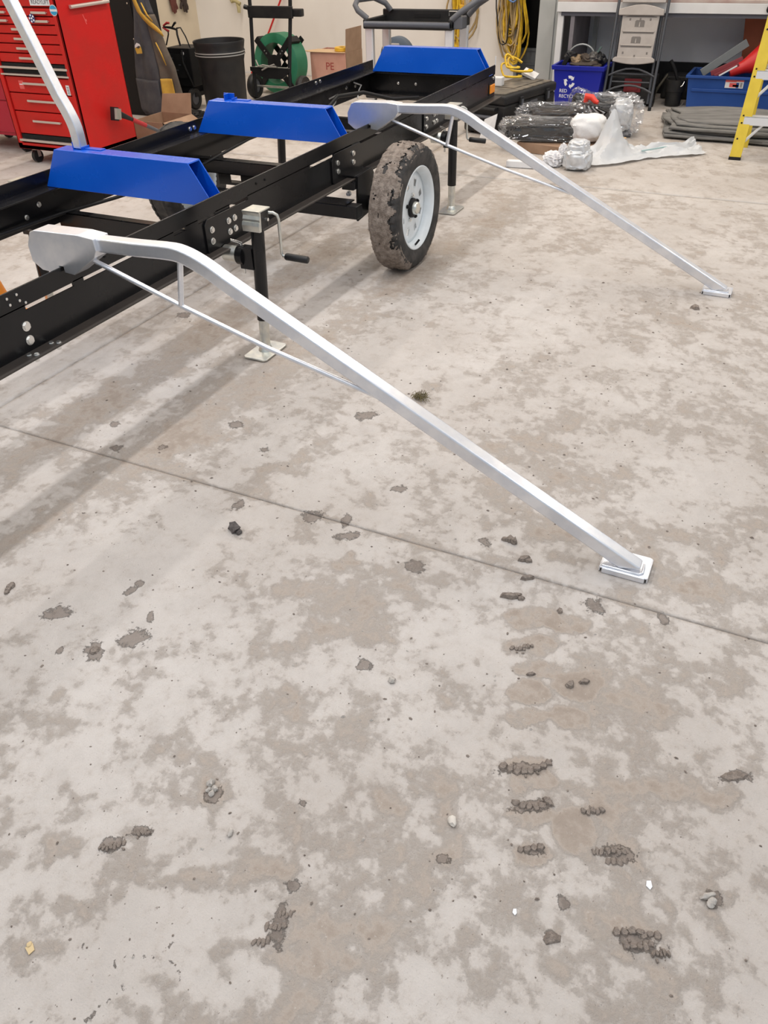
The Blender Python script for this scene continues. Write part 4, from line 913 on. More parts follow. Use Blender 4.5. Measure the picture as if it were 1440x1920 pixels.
b = MB(); b.lathe([(.055, -.06), (.16, -.06), (.19, -.045), (.19, .045), (.16, .06), (.055, .06)], (9.0, 4.18, .37), 0, 36, closed=True); hr = thing('hose_wheel', 'blue-grey wheel showing behind the rear blue bunk', 'wheel', (9.0, 4.18, .18))
b.v = [(x, y, z) for x, y, z in b.v]; b.build('tread', mat('wheel_slate', (.09, .12, .16), .5), hr, smooth=40)
b = MB(); b.box((8.93, 4.13, .42), (9.07, 4.23, .50)); b.build('hub_block', CHAIRG, hr, bevel=.01)
b = MB(); b.box((8.96, 4.10, 0), (9.04, 4.14, .38)); b.box((8.96, 4.22, 0), (9.04, 4.26, .38)); b.build('stand', DARK, hr, kind='stuff')

# cords on the wall
def hang(name, label, m, yc, zt, zb, w, n, r, seed, x=9.80, group=None, cat='cord', tilt=0.):
    R_ = random.Random(seed); root = thing(name, label, cat, (x, yc, zb), group)
    for i in range(n):
        ww = w*R_.uniform(.55, 1.0); zl = zb+(zt-zb)*R_.uniform(0, .35); xo = x-R_.uniform(0, .10); yy = yc+R_.uniform(-.3, .3)*w
        pts = []
        for k in range(25):
            a = 2*PI*k/24; s_ = math.sin(a); c_ = math.cos(a)
            z = (zt+zl)/2 + (zt-zl)/2*c_
            pts.append((xo+.025*math.sin(3*a+i), yy+ww*s_*(.55+.45*max(0, -c_)) + tilt*(z-zt) + .012*math.sin(5*a+i), max(.012, z)))
        b = MB(); b.tube(pts[:-1], r, 6, closed=True); b.build('loop', m, root, smooth=60)
    return root
hang('extension_cord', 'bright yellow cord looped thickly on the wall beside the doorway', YELLOW, 3.13, 1.35, .22, .17, 13, .011, 3, group=None, tilt=.06)
hang('air_hose', 'tan hose looped among the yellow cord beside the doorway', TANC, 3.17, 1.35, .24, .19, 8, .011, 8, x=9.76, tilt=.06, cat='hose')
hang('blue_hose', 'short blue cord loop at the top of the yellow cords', BLUEC, 3.10, 1.30, .70, .10, 3, .010, 5, x=9.70)
hang('black_cord', 'black cord hanging lowest among the yellow loops', DARK, 3.24, 1.35, .20, .15, 2, .007, 11, x=9.78, tilt=.05)
hang('wall_hose', 'pale tan hose coil on the wall behind the cart', TANC, 3.72, 1.40, .42, .27, 5, .011, 21, cat='hose')
hang('hanging_extension_cord', 'yellow cord hanging straight behind the cart legs', YELLOW, 3.77, 1.40, .30, .05, 3, .014, 4, x=9.76)
b = MB(); b.box((9.70, 3.66, .70), (9.76, 3.73, .80)); b.box((9.72, 3.68, .80), (9.74, 3.71, .84)); b.build('cord_plug', mat('plug_yellow', (.75, .42, .03), .5), None, bevel=.01); tag(bpy.data.objects['cord_plug'], 'yellow plug hanging at the right side of the pale tan coil', 'plug')
root = thing('floor_cord', 'yellow cord end curled on the lid of the black tool box', 'cord', (8.0, 2.45, .33))
for i, (cx_, cy_, r_) in enumerate(((7.95, 2.52, .10), (8.02, 2.46, .12), (7.9, 2.50, .07))):
    pts = [(cx_+.5*r_*math.cos(a), cy_+r_*math.sin(a), .385+.04*i+.10*max(0, math.cos(a-1))) for a in [2*PI*k/20 for k in range(19)]]
    b = MB(); b.tube(pts, .010, 6); b.build('loop', YELLOW, root, smooth=60)

# long black tool box
tb = thing('tool_box', 'long black wheeled tool box with dusty lid by the trailer tail', 'tool box', (7.72, 2.4, 0))
A = Vector((7.25, 2.335, 0)); ang = math.atan2(2.125-2.335, 8.11-7.25); Lx = math.hypot(8.11-7.25, 2.125-2.335); RZ = Matrix.Rotation(ang, 3, 'Z')
def T(b):
    b.v = [tuple(A + RZ @ Vector(v)) for v in b.v]; return b
D = .43
b = MB(); b.box((0, 0, .02), (Lx, D, .255)); T(b).build('body', DUSTY, tb, bevel=.018, bseg=3)
b = MB(); b.box((-.008, -.008, .255), (Lx+.008, D+.008, .335)); T(b).build('lid', DUSTY, tb, bevel=.022, bseg=3)
b = MB(); b.box((.03, .03, .333), (Lx-.03, D-.03, .345)); b.box((.30, .10, .345), (Lx-.06, D-.12, .352)); T(b).build('lid_panel', DUSTTOP, tb, bevel=.006, label='dusty brown lid top')
for u in (.22, .68):
    b = MB(); b.box((u, -.028, .20), (u+.05, -.006, .30)); l_ = T(b).build('latch', DUSTY, tb, bevel=.005); b = MB(); b.box((u+.01, -.034, .22), (u+.04, -.027, .28)); T(b).build('latch_tab', GREYPL, l_)
b = MB(); b.box((.42, -.012, .215), (.54, -.002, .24)); T(b).build('badge', GREYPL, tb)
b = MB(); b.prism([(.40, .05), (.58, .085), (.58, .115), (.42, .075)], 1, -.006, .001); T(b).build('red_stripe', REDPL, tb)
for z in (.16, .225):
    b = MB(); b.tube([(-.03, .08, z), (-.035, .2, z), (-.03, .33, z)], .014, 8); b.box((-.03, .07, z-.015), (.0, .10, z+.015)); b.box((-.03, .31, z-.015), (0, .34, z+.015)); T(b).build('end_handle', GREYPL if z < .2 else DUSTY, tb)
for v in (.05, D-.05):
    b = MB(); b.cyl((.06, v-.02, .06), (.06, v+.02, .06), .058, 20); T(b).build('wheel', DARK, tb, smooth=40)
b = MB(); b.box((7.62, 2.50, .347), (7.70, 2.60, .42)); b.build('adapter', WHITEP, None, bevel=.008); tag(bpy.data.objects['adapter'], 'white power adapter standing on the dusty lid near the trailer end', 'adapter')
b = MB(); b.box((8.02, 2.30, .35), (8.12, 2.44, .372), Matrix.Rotation(.35, 3, 'X') @ Matrix.Rotation(-.3, 3, 'Y')); b.v = [(x, y, z+.03) for x, y, z in b.v]; b.build('paper_card', WHITEP, None); tag(bpy.data.objects['paper_card'], 'white card propped at the back of the dusty lid', 'card')
b = MB(); b.hexa([(7.14, 2.40, .03), (7.15, 2.40, .03), (7.15, 2.52, .03), (7.14, 2.52, .03), (7.20, 2.385, .23), (7.21, 2.385, .23), (7.21, 2.50, .18), (7.20, 2.50, .18)]); b.v = [(x, y, z-.028) for x, y, z in b.v]; b.build('white_board', WHITEP, None); tag(bpy.data.objects['white_board'], 'small white board leaning on the end of the black tool box', 'board')

# ------------------------------------------------------------------ work bench, right
wb = thing('work_bench', 'long white work bench along the back wall', 'bench', (9.45, 1.0, 0))
b = MB(); b.box((9.08, -1.6, .885), (9.82, 2.44, .91)); b.build('top', mat('bench_top', (.40, .28, .25), .7, scale=5, col2=(.5, .42, .38)), wb, bevel=.003)
b = MB(); b.box((9.075, -1.6, .80), (9.10, 2.44, .884)); b.build('fascia', WHITEP, wb, bevel=.003)
b = MB(); b.box((9.10, -1.6, .765), (9.14, 2.40, .80)); b.build('under_rail', mat('rail_grey', (.10, .10, .12), .6), wb)
b = MB(); b.box((9.11, 2.375, 0), (9.15, 2.435, .80)); b.build('leg', WHITEP, wb, bevel=.003)
b = MB(); b.box((9.11, 2.26, .0), (9.80, 2.30, .77)); b.build('side_panel', mat('bench_side', (.22, .20, .22), .7, scale=6, col2=(.18, .17, .185)), wb)
b = MB(); b.box((9.72, 2.16, 0), (9.78, 2.20, .77)); b.build('leg', COLM, wb)
b = MB(); b.box((9.11, -1.5, 0), (9.15, -1.44, .80)); b.build('leg', WHITEP, wb)
b = MB(); b.lathe([(0, 0), (.012, .002), (.022, .02), (.02, .04), (.008, .065), (.004, .10)], (9.06, .47, .815), 2, 16); b.build('hanging_bulb', DARK, None, smooth=50); tag(bpy.data.objects['hanging_bulb'], 'small dark plumb bob hanging over the bench edge at the right', 'plumb bob')

# blue recycling bin
rb = thing('recycling_bin', 'blue recycling bin full of scrap metal under the bench end', 'bin', (8.98, 2.12, 0))
def bin_ring(x0, x1, y0, y1, z): return [(x0, y0, z), (x1, y0, z), (x1, y1, z), (x0, y1, z)]
b = MB()
o1 = bin_ring(8.80, 9.07, 1.88, 2.30, .003); o2 = bin_ring(8.775, 9.10, 1.845, 2.335, .335); i2 = bin_ring(8.781, 9.094, 1.851, 2.329, .335); i1 = bin_ring(8.806, 9.064, 1.886, 2.294, .010)
b.add(o1+o2+i2+i1, [(3, 2, 1, 0)] + [(k, (k+1) % 4, 4+(k+1) % 4, 4+k) for k in range(4)] + [(4+k, 4+(k+1) % 4, 8+(k+1) % 4, 8+k) for k in range(4)] + [(8+k, 8+(k+1) % 4, 12+(k+1) % 4, 12+k) for k in range(4)] + [(12, 13, 14, 15)])
b.build('body', RBLUE, rb, bevel=.008)
b = MB(); o1 = bin_ring(8.757, 9.108, 1.827, 2.353, .335); o2 = bin_ring(8.752, 9.108, 1.822, 2.358, .375); i2 = bin_ring(8.778, 9.10, 1.848, 2.332, .375); i1 = bin_ring(8.780, 9.094, 1.851, 2.329, .335)
b.add(o1+o2+i2+i1, [(k, (k+1) % 4, 4+(k+1) % 4, 4+k) for k in range(4)] + [(4+k, 4+(k+1) % 4, 8+(k+1) % 4, 8+k) for k in range(4)] + [(8+k, 8+(k+1) % 4, 12+(k+1) % 4, 12+k) for k in range(4)] + [(12+k, 12+(k+1) % 4, (k+1) % 4, k) for k in range(4)])
b.build('rim', RBLUE, rb, bevel=.004)
lean = math.radians(4.3)
def binx(z): return 8.80-.025*z/.335-.0015
text('RED', .044, (binx(.145), 2.222, .145), (PI/2, 0, -PI/2), WHITEINK, rb); text('RECYCLE', .044, (binx(.097), 2.172, .097), (PI/2, 0, -PI/2), WHITEINK, rb)
for k in range(3):                     # three chasing arrows
    a0 = PI/2 + 2*PI*k/3; cyy, czz, R_, w_ = 2.165, .230, .043, .0125
    b = MB(); pts = []; seg = [a0+.30-1.05*i/8 for i in range(9)]
    outl = [(cyy-(R_+w_)*math.cos(a), czz+(R_+w_)*math.sin(a)) for a in seg] ; inl = [(cyy-(R_-w_)*math.cos(a), czz+(R_-w_)*math.sin(a)) for a in seg]
    ah = seg[-1]
    tip = [(cyy-(R_-2*w_)*math.cos(ah), czz+(R_-2*w_)*math.sin(ah)), (cyy-R_*math.cos(ah-.42), czz+R_*math.sin(ah-.42)), (cyy-(R_+2*w_)*math.cos(ah), czz+(R_+2*w_)*math.sin(ah))]
    vs = []; n = len(seg)
    for q in (outl, inl): vs += [(binx(z)+.0004, y, z) for y, z in q]
    vs += [(binx(z)+.0004, y, z) for y, z in tip]
    b.add(vs, [(i, i+1, n+i+1, n+i) for i in range(n-1)] + [(2*n, 2*n+1, 2*n+2)])
    o = b.build('recycling_arrow', WHITEINK, rb); sd = o.modifiers.new('t', 'SOLIDIFY'); sd.thickness = .0008
# scrap in the bin
scrap_m = [mat('scrap_rust', (.06, .045, .035), .7), mat('scrap_grey', (.12, .115, .11), .5, .3), mat('scrap_black', (.015, .015, .017), .5), mat('scrap_tan', (.24, .17, .10), .7)]
SC = [((8.95, 2.22, .43), (.045, .06, .05), 2, 'black lump of scrap metal at the left of the blue bin'), ((8.93, 2.15, .40), (.05, .05, .045), 3, 'tan scrap fitting in the blue bin'), ((8.98, 2.08, .41), (.06, .06, .055), 0, 'rusty round scrap part in the middle of the blue bin'), ((8.95, 2.0, .42), (.055, .05, .06), 1, 'grey scrap bracket in the blue bin'), ((9.0, 1.93, .41), (.06, .055, .06), 2, 'black scrap motor at the right of the blue bin'), ((8.92, 2.05, .36), (.09, .14, .05), 0, 'rusty scrap under the other scrap in the blue bin')]
for k, (c, sz, mi, lb) in enumerate(SC):
    b = MB(); b.blob(c, sz, k+5, .55, 1.6, 3); tag(b.build('scrap_metal', scrap_m[mi]), lb, 'scrap', 'scrap metal in the recycling bin')
b = MB(); b.cyl((8.93, 2.07, .37), (8.90, 2.04, .43), .042, 18); b.cyl((8.9, 2.04, .43), (8.895, 2.037, .438), .02, 12); tag(b.build('scrap_disc', scrap_m[0], smooth=40), 'round rusty disc standing in the blue bin', 'scrap')
b = MB(); b.tube([(9.03, 2.13+.14*math.cos(a), .40+.13*math.sin(a)) for a in [PI*i/14 for i in range(15)]], .010, 8); tag(b.build('wire_hoop', mat('hoop_grey', (.30, .32, .33), .4, .5), smooth=60), 'grey wire hoop arching over the scrap in the blue bin', 'hoop')
b = MB(); b.box((8.86, 2.225, .355), (8.90, 2.265, .45), Matrix.Rotation(.5, 3, 'X')); tag(b.build('scrap_bar', BLACKM, bevel=.004), 'dark bar leaning out of the blue bin at left', 'scrap')
b = MB(); b.prism([(1.99, .42), (2.02, .40), (1.94, .52), (1.92, .52)], 0, 8.97, 9.0); tag(b.build('scrap_metal', mat('scrap_green', (.10, .15, .14), .5)), 'greenish blade of scrap pointing up from the blue bin', 'scrap')

# folded chair leaning on the bench
fc = thing('folding_chair', 'grey folding chair leaning folded against the white bench', 'chair', (8.92, 1.58, 0))
# local frame: u to the left (+Y), v up along the lean, w out of the chair towards -X; tilted sideways a little
O = Vector((8.83, 1.345, 0)); vdir = Vector((.19, .005, .98)).normalized(); udir = Vector((-.03, 1, .0)).normalized(); wdir = udir.cross(vdir).normalized()
if wdir.x > 0: wdir = -wdir
def CP(u, v, w=0.): return O + udir*u + vdir*v + wdir*w
def ctube(name, pts, r, m=CHAIRT, label=None): 
    b = MB(); b.tube([CP(*p) for p in pts], r, 10); return b.build(name, m, fc, smooth=50, label=label)
ctube('front_leg', [(.0, .0, 0), (.0, .5, 0), (.005, 1.0, 0), (.02, 1.12, 0)], .014)
ctube('front_leg', [(.475, .0, 0), (.47, .5, 0), (.465, 1.0, 0), (.45, 1.12, 0)], .014)
ctube('rear_leg', [(.035, .06, -.045), (.045, .5, -.035), (.05, .80, -.02)], .013); ctube('rear_leg', [(.435, .06, -.045), (.425, .5, -.035), (.42, .80, -.02)], .013)
for v0, v1 in ((.155, .215), (.295, .36)):
    ctube('brace', [(.01, v0, -.01), (.09, v0+.035, -.008), (.17, v1-.005, -.006), (.235, v1, -.005), (.30, v1-.005, -.006), (.38, v0+.035, -.008), (.46, v0, -.01)], .0095)
ctube('cross_tube', [(.04, .245, -.045), (.43, .245, -.045)], .008); ctube('cross_tube', [(.04, .315, -.04), (.43, .315, -.04)], .008)
def cprism(name, pts, w0, w1, m=CHAIRG, bev=.006, par=None, label=None):
    b = MB(); n = len(pts); vs = [CP(u, v, w0) for u, v in pts] + [CP(u, v, w1) for u, v in pts]
    b.add(vs, [tuple(range(n))[::-1], tuple(range(n, 2*n))] + [(i, (i+1) % n, n+(i+1) % n, n+i) for i in range(n)])
    return b.build(name, m, par or fc, bevel=bev, bseg=2, label=label)
def arcp(u0, u1, v, h, n=8): return [(u0+(u1-u0)*i/n, v+h*math.sin(PI*i/n)) for i in range(n+1)]
seat = cprism('seat', [(.07, .43), (.40, .43)] + [(.41, .83), (.06, .83)], .004, .020)
cprism('seat_edge', arcp(.435, .035, .415, -.022) + [(.035, .44), (.06, .455), (.41, .455), (.435, .44)], .0, .042, par=seat)
cprism('seat_edge', [(.025, .80), (.445, .80), (.447, .835)] + arcp(.445, .025, .848, .04)[0:], .0, .045, par=seat)
for v in (.55, .665): 
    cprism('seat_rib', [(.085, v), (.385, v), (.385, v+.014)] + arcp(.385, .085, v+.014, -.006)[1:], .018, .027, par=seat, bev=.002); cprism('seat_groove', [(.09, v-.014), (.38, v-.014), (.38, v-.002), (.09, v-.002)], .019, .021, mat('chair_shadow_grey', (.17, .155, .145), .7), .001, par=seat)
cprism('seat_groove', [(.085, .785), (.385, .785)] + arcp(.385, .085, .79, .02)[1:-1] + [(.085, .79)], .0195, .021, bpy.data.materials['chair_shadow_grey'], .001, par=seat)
for (u, v) in ((.235, .735), (.245, .60)): 
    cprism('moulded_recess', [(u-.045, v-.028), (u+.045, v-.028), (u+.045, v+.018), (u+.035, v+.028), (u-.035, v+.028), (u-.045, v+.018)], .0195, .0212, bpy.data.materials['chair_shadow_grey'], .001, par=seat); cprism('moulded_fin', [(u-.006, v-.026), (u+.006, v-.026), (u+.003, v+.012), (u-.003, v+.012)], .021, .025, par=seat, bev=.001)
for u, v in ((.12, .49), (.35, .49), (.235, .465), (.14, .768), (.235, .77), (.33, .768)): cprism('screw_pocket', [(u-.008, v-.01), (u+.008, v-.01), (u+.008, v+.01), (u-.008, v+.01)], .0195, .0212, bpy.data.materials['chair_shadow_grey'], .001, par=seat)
cprism('backrest', [(.03, .905), (.435, .905), (.43, 1.07), (.035, 1.07)], -.02, .01)
for u in (0, .475):
    b = MB(); b.tube([CP(u, -.001), CP(u, .03)], .0165, 10); b.build('foot_cap', BLACKM, fc, smooth=50)

# things on the floor below the bench
dt = thing('dark_tool_case', 'dark tool case with red latch on the floor behind the folding chair', 'tool case', (9.1, 1.60, 0))
b = MB(); b.box((9.02, 1.38, .02), (9.30, 1.80, .16)); b.build('body', DUSTY, dt, bevel=.02, bseg=3); b = MB(); b.box((9.01, 1.37, .165), (9.31, 1.81, .265)); b.build('lid', DUSTY, dt, bevel=.02, bseg=3)
b = MB(); b.box((8.995, 1.49, .13), (9.02, 1.66, .25)); b.build('latch', mat('dull_red', (.20, .015, .02), .5), dt, bevel=.006, label='dull red latch')
b = MB(); b.box((8.985, 1.52, .145), (8.997, 1.63, .175)); b.build('latch_bar', bpy.data.materials['dull_red'], dt, bevel=.003)
b = MB(); b.cyl((9.05, 1.79, .055), (9.05, 1.83, .055), .055, 18); b.cyl((9.05, 1.35, .055), (9.05, 1.39, .055), .055, 18); b.build('wheels', DARK, dt, kind='stuff')
bk = thing('dark_bucket', 'dark plastic pail with black handle left of the blue tote', 'pail', (9.12, 1.13, 0))
b = MB(); b.lathe([(0, .003), (.07, .003), (.085, .13), (.092, .135), (.098, .24), (.09, .24), (.075, .02), (0, .02)], (9.16, 1.18, 0), 2, 28); b.build('body', DUSTY, bk, smooth=40)
b = MB(); b.tube([(9.14, 1.16, .22), (9.13, 1.21, .33), (9.12, 1.26, .405)], [.014, .016, .018], 10); b.build('handle', BLACKM, bk, smooth=50)
b = MB(); b.tube([(9.4, 1.20, .02), (9.42, 1.28, .16), (9.43, 1.31, .24), (9.4, 1.38, .12), (9.38, 1.42, .02)], .014, 8); tag(b.build('bent_pipe', mat('olive_metal', (.11, .10, .075), .5), smooth=50), 'dull bent pipe on the floor between the chair and the dark pail', 'pipe')
b = MB(); b.box((9.5, .72, .0), (9.78, 1.36, .22)); tag(b.build('dark_case', DUSTY, bevel=.02), 'long dark case at the wall behind the blue tote', 'case'); b = MB(); b.box((9.34, 1.17, .003), (9.36, 1.21, .07)); tag(b.build('paper_scrap', WHITEP), 'small white slip standing behind the dark pail', 'paper')

# blue tote with its contents
tt = thing('blue_tote', 'wide blue storage tote standing at the rolled grey mat', 'tote', (9.2, .52, 0))
b = MB(); o1 = bin_ring(8.985, 9.44, -.02, 1.02, .003); o2 = bin_ring(8.965, 9.46, -.05, 1.05, .30); i2 = bin_ring(8.972, 9.453, -.043, 1.043, .30); i1 = bin_ring(8.992, 9.433, -.013, 1.013, .012)
b.add(o1+o2+i2+i1, [(3, 2, 1, 0)] + [(k, (k+1) % 4, 4+(k+1) % 4, 4+k) for k in range(4)] + [(4+k, 4+(k+1) % 4, 8+(k+1) % 4, 8+k) for k in range(4)] + [(8+k, 8+(k+1) % 4, 12+(k+1) % 4, 12+k) for k in range(4)] + [(12, 13, 14, 15)]); b.build('body', TOTE, tt, bevel=.008)
b = MB(); o1 = bin_ring(8.945, 9.48, -.07, 1.07, .285); o2 = bin_ring(8.945, 9.48, -.07, 1.07, .308); i2 = bin_ring(8.975, 9.45, -.04, 1.04, .308); i1 = bin_ring(8.975, 9.45, -.04, 1.04, .285)
b.add(o1+o2+i2+i1, [(k, (k+1) % 4, 4+(k+1) % 4, 4+k) for k in range(4)] + [(4+k, 4+(k+1) % 4, 8+(k+1) % 4, 8+k) for k in range(4)] + [(8+k, 8+(k+1) % 4, 12+(k+1) % 4, 12+k) for k in range(4)] + [(12+k, 12+(k+1) % 4, (k+1) % 4, k) for k in range(4)]); b.build('rim', TOTE, tt, bevel=.003)
b = MB(); b.box((8.962, 0, .168), (8.98, 1.0, .195)); b.build('ledge', TOTE, tt, bevel=.004)
b = MB(); b.box((8.9660, .535, .212), (8.9705, .70, .283)); lb = b.build('label_sticker', WHITEP, tt, label='white red and blue product label')
for (a, c_, z0, z1, m) in ((.60, .70, .262, .281, STICKR), (.535, .60, .268, .281, STICKR), (.595, .66, .22, .255, STICKR), (.575, .60, .215, .258, TOTE), (.575, .63, .225, .24, NAVY)):
    b = MB(); b.box((8.9645, a, z0), (8.9662, c_, z1)); b.build('label_print', m, lb)
for k in range(5):
    b = MB(); b.box((8.9645, .545, .222+.008*k), (8.9662, .565, .226+.008*k)); b.build('label_print', INKK, lb)
b = MB(); b.tube([(8.95, 1.075, .25), (8.93, 1.085, .22), (8.92, 1.10, .21)], .004, 6); b.build('handle_wire', BOLT, tt)
def stick(name, label, cat, a, c_, w, h, m, grp=None):
    a, c_ = Vector(a), Vector(c_); d = (c_-a).normalized(); s = d.cross(Vector((1, 0, 0))).normalized(); q = s.cross(d)
    b = MB(); b.hexa([a-q*w-s*h, a+q*w-s*h, a+q*w+s*h, a-q*w+s*h, c_-q*w-s*h, c_+q*w-s*h, c_+q*w+s*h, c_-q*w+s*h]); return tag(b.build(name, m, bevel=.003), label, cat, grp)
stick('metal_channel', 'long grey metal channel leaning out of the blue tote', 'channel', (9.16, .955, .30), (9.24, .60, .56), .03, .036, mat('dull_steel', (.20, .215, .22), .4, .5))
stick('red_tube', 'dull red tube lying below the grey channel in the tote', 'tube', (9.08, .86, .31), (9.12, .60, .44), .018, .022, mat('maroon', (.22, .03, .04), .5))
stick('red_bar', 'second dull red bar beside the red tube in the tote', 'bar', (9.03, .82, .30), (9.05, .62, .40), .014, .012, bpy.data.materials['maroon'])
stick('white_rod', 'thin white rod slanting across the tote opening', 'rod', (9.0, .775, .305), (9.0, .63, .395), .005, .007, WHITEP)
stick('dark_bar', 'dark bar under the grey channel at the tote back', 'bar', (9.32, .85, .30), (9.32, .35, .40), .03, .02, DUSTY)
fn = thing('red_funnel', 'red plastic funnel lying in the blue tote', 'funnel', (9.1, .40, .31))
ax0, ax1 = Vector((9.06, .69, .325)), Vector((9.16, .36, .47)); dd = ax1-ax0
b = MB(); b.tube([ax0, ax0+dd*.25, ax0+dd*.34, ax0+dd*.75, ax0+dd*.85, ax0+dd*.97], [.04, .052, .058, .125, .14, .135], 28); b.build('cone', REDPL, fn, smooth=50)
b = MB(); b.tube([ax0+dd*.80, ax0+dd*.86], [.145, .145], 28); b.build('rim', REDPL, fn, smooth=40)
b = MB(); b.box((9.50, -.25, .224), (9.70, .69, .755)); b.v = [(x, y+(.0 if z > .5 else -.07)*(1 if y > 0 else 0), z) for x, y, z in b.v]; tag(b.build('brown_carton', BROWNCB, bevel=.004), 'tall orange-brown carton standing at the wall behind the red funnel', 'carton')

# stack of folded grey mats
gm = thing('mat_stack', 'stack of folded grey floor mats before the blue tote', 'mat', (8.1, .3, 0))
for k in range(6):
    z0 = .004+.021*k; ins = [.0, .012, .04, .02, .05, .09][k]
    def mp_(u, v, k=k, z0=z0, ins=ins, top=True):
        y = 1.01-ins*1.5+.03*math.sin(9*v+k)*(.3+.7*(k % 2)) - 1.7*u; xf = 7.62+ins*1.6+.02*math.sin(6*u+k)+.16*max(0, .14-u)*2; xb = 8.62-.06*k
        if y > .9 and False: pass
        x = xf+(xb-xf)*v - .0
        y = y + .17*v*(1-min(1, u*1.5))
        return (x, y, z0+.006*math.sin(7*u+2*k+3*v)+(.028*math.sin(PI*min(1, max(0, u*1.7-.05)))*v if k >= 4 else 0)+.012)
    b = MB(); b.grid(mp_, 34, 20); o = b.build('mat_layer', MATG, gm, smooth=60); sd = o.modifiers.new('thick', 'SOLIDIFY'); sd.thickness = .019; sd.offset = -.2
    o.location.z += .006
# ladder
ld = thing('step_ladder', 'yellow step ladder with white steps at the right edge', 'ladder', (7.3, .0, 0))
LA = math.radians(15.5)
def LP(y, s, w): # s along the lean (z), w across the rail depth (x)
    return (7.10+s*math.tan(LA)*.62+w, y, s)
def rail(y, nm='side_rail'):
    b = MB(); top = 1.75; b.hexa([LP(y-.014, .0, 0), LP(y-.014, .0, .03), LP(y+.014, 0, .03), LP(y+.014, 0, 0), LP(y-.014, top, 0), LP(y-.014, top, .03), LP(y+.014, top, .03), LP(y+.014, top, 0)])
    return b
def railset(y, sgn):
    b = MB(); top = 1.75; t_ = -.035
    def yy(s): return y + t_*s*sgn
    hw = .042
    for (w0, w1, a0, a1) in ((0, .006, -hw, hw), (.006, .035, -hw, -hw+.006), (.006, .035, hw-.006, hw)):
        b.hexa([LP(yy(0)+a0, 0, w0), LP(yy(0)+a0, 0, w1), LP(yy(0)+a1, 0, w1), LP(yy(0)+a1, 0, w0), LP(yy(top)+a0, top, w0), LP(yy(top)+a0, top, w1), LP(yy(top)+a1, top, w1), LP(yy(top)+a1, top, w0)])
    r_ = b.build('side_rail', YLAD, ld, bevel=.002)
    b = MB(); b.hexa([LP(y-hw-.003, -.0005, -.004), LP(y-hw-.003, -.0005, .04), LP(y+hw+.003, -.0005, .04), LP(y+hw+.003, -.0005, -.004), LP(y-hw-.003, .022, -.004), LP(y-hw-.003, .022, .04), LP(y+hw+.003, .022, .04), LP(y+hw+.003, .022, -.004)]); b.build('foot_pad', BLACKM, r_)
    for s in (.26, .31, .57, .62, .87, .15): bolt(r_, LP(yy(s)+.02*sgn, s, 0), 0, -1, r=.005, h=.003, name='rivet', nut=False, m=DUSTY)
    return r_
railset(.366, 1); railset(-.20, -1)
for s in (.275, .58, .885, 1.19, 1.5):
    b = MB(); yl_ = .366-.035*s+.01; yr_ = -.20+.035*s-.01
    p = LP(0, s, 0)[0]; b.box((p-.004, yr_, s-.03), (p+.004, yl_, s+.03)); b.box((p-.004, yr_, s+.024), (p+.085, yl_, s+.03)); b.box((p+.078, yr_, s), (p+.085, yl_, s+.03)); st = b.build('step', ALU, ld, bevel=.002)
    for sg, ye in ((1, yl_), (-1, yr_)):
        b = MB(); b.tube([(p+.02, ye-sg*.02, s-.17), (p+.03, ye-sg*.15, s-.02)], .011, 6); b.build('step_brace', ALU, st)
for y in (.33, -.17):
    b = MB(); b.hexa([(7.55, y-.02, 0), (7.58, y-.02, 0), (7.58, y+.02, 0), (7.55, y+.02, 0), (7.46, y-.02, 1.72), (7.49, y-.02, 1.72), (7.49, y+.02, 1.72), (7.46, y+.02, 1.72)]); b.build('rear_rail', YLAD, ld)
b = MB(); b.box((7.35, -.21, 1.72), (7.56, .36, 1.76)); b.build('top_cap', REDPL, ld, bevel=.01)
b = MB(); b.box((7.53, -.17, .58), (7.55, .33, .61)); b.build('rear_cross', ALU, ld)

# ------------------------------------------------------------------ unpacked parts in plastic
RZm = lambda a: Matrix.Rotation(a, 3, 'Z')
def flat0(b, z=.003): b.v = [(x, y, max(z, zz)) for x, y, zz in b.v]; return b
fb = thing('flat_carton', 'flattened brown carton under the plastic-wrapped parts', 'carton', (7.05, 1.65, 0))
b = MB(); b.box((6.75, 1.42, .003), (7.30, 2.02, .075), RZm(-.2)); b.build('body', CARD, fb); b = MB(); b.hexa([(6.82, 1.42, .076), (7.22, 1.34, .076), (7.22, 1.35, .08), (6.82, 1.43, .08), (6.80, 1.30, .10), (7.2, 1.24, .085), (7.2, 1.25, .089), (6.80, 1.31, .104)]); b.build('flap', CARDY, fb)
p1 = thing('wrapped_part', 'long black part in clear plastic with white foam end, lying nearest', 'wrapped part', (6.95, 1.85, .08))
A1 = Matrix.Rotation(math.radians(-78), 3, 'Z')
def loc1(u, v, w): return Vector((6.93, 1.83, .155)) + A1 @ Vector((u, v, w))
b = MB(); b.crumple((0, 0, 0), (.30, .09, .062), 3, .05, 2., 4, .35); b.v = [tuple(loc1(x-.06, y, z+.02*x)) for x, y, z in b.v]; b.build('part_body', BLACK, p1, smooth=50)
b = MB(); b.crumple((0, 0, 0), (.145, .12, .098), 5, .10, 1.8, 4, .7); b.v = [tuple(loc1(x+.31, y, z+.03)) for x, y, z in b.v]; b.build('foam_end', FOAM, p1, smooth=60, label='white foam end')
b = MB(); b.crumple((0, 0, 0), (.345, .105, .078), 9, .16, 4.6, 5, .4); b.v = [tuple(loc1(x-.05, y, z+.012)) for x, y, z in b.v]; b.build('plastic_wrap', FILM, p1, smooth=18, label='clear crinkled plastic')
p2 = thing('wrapped_part', 'dark part in clear plastic behind the foam-ended one', 'wrapped part', (7.3, 1.95, 0))
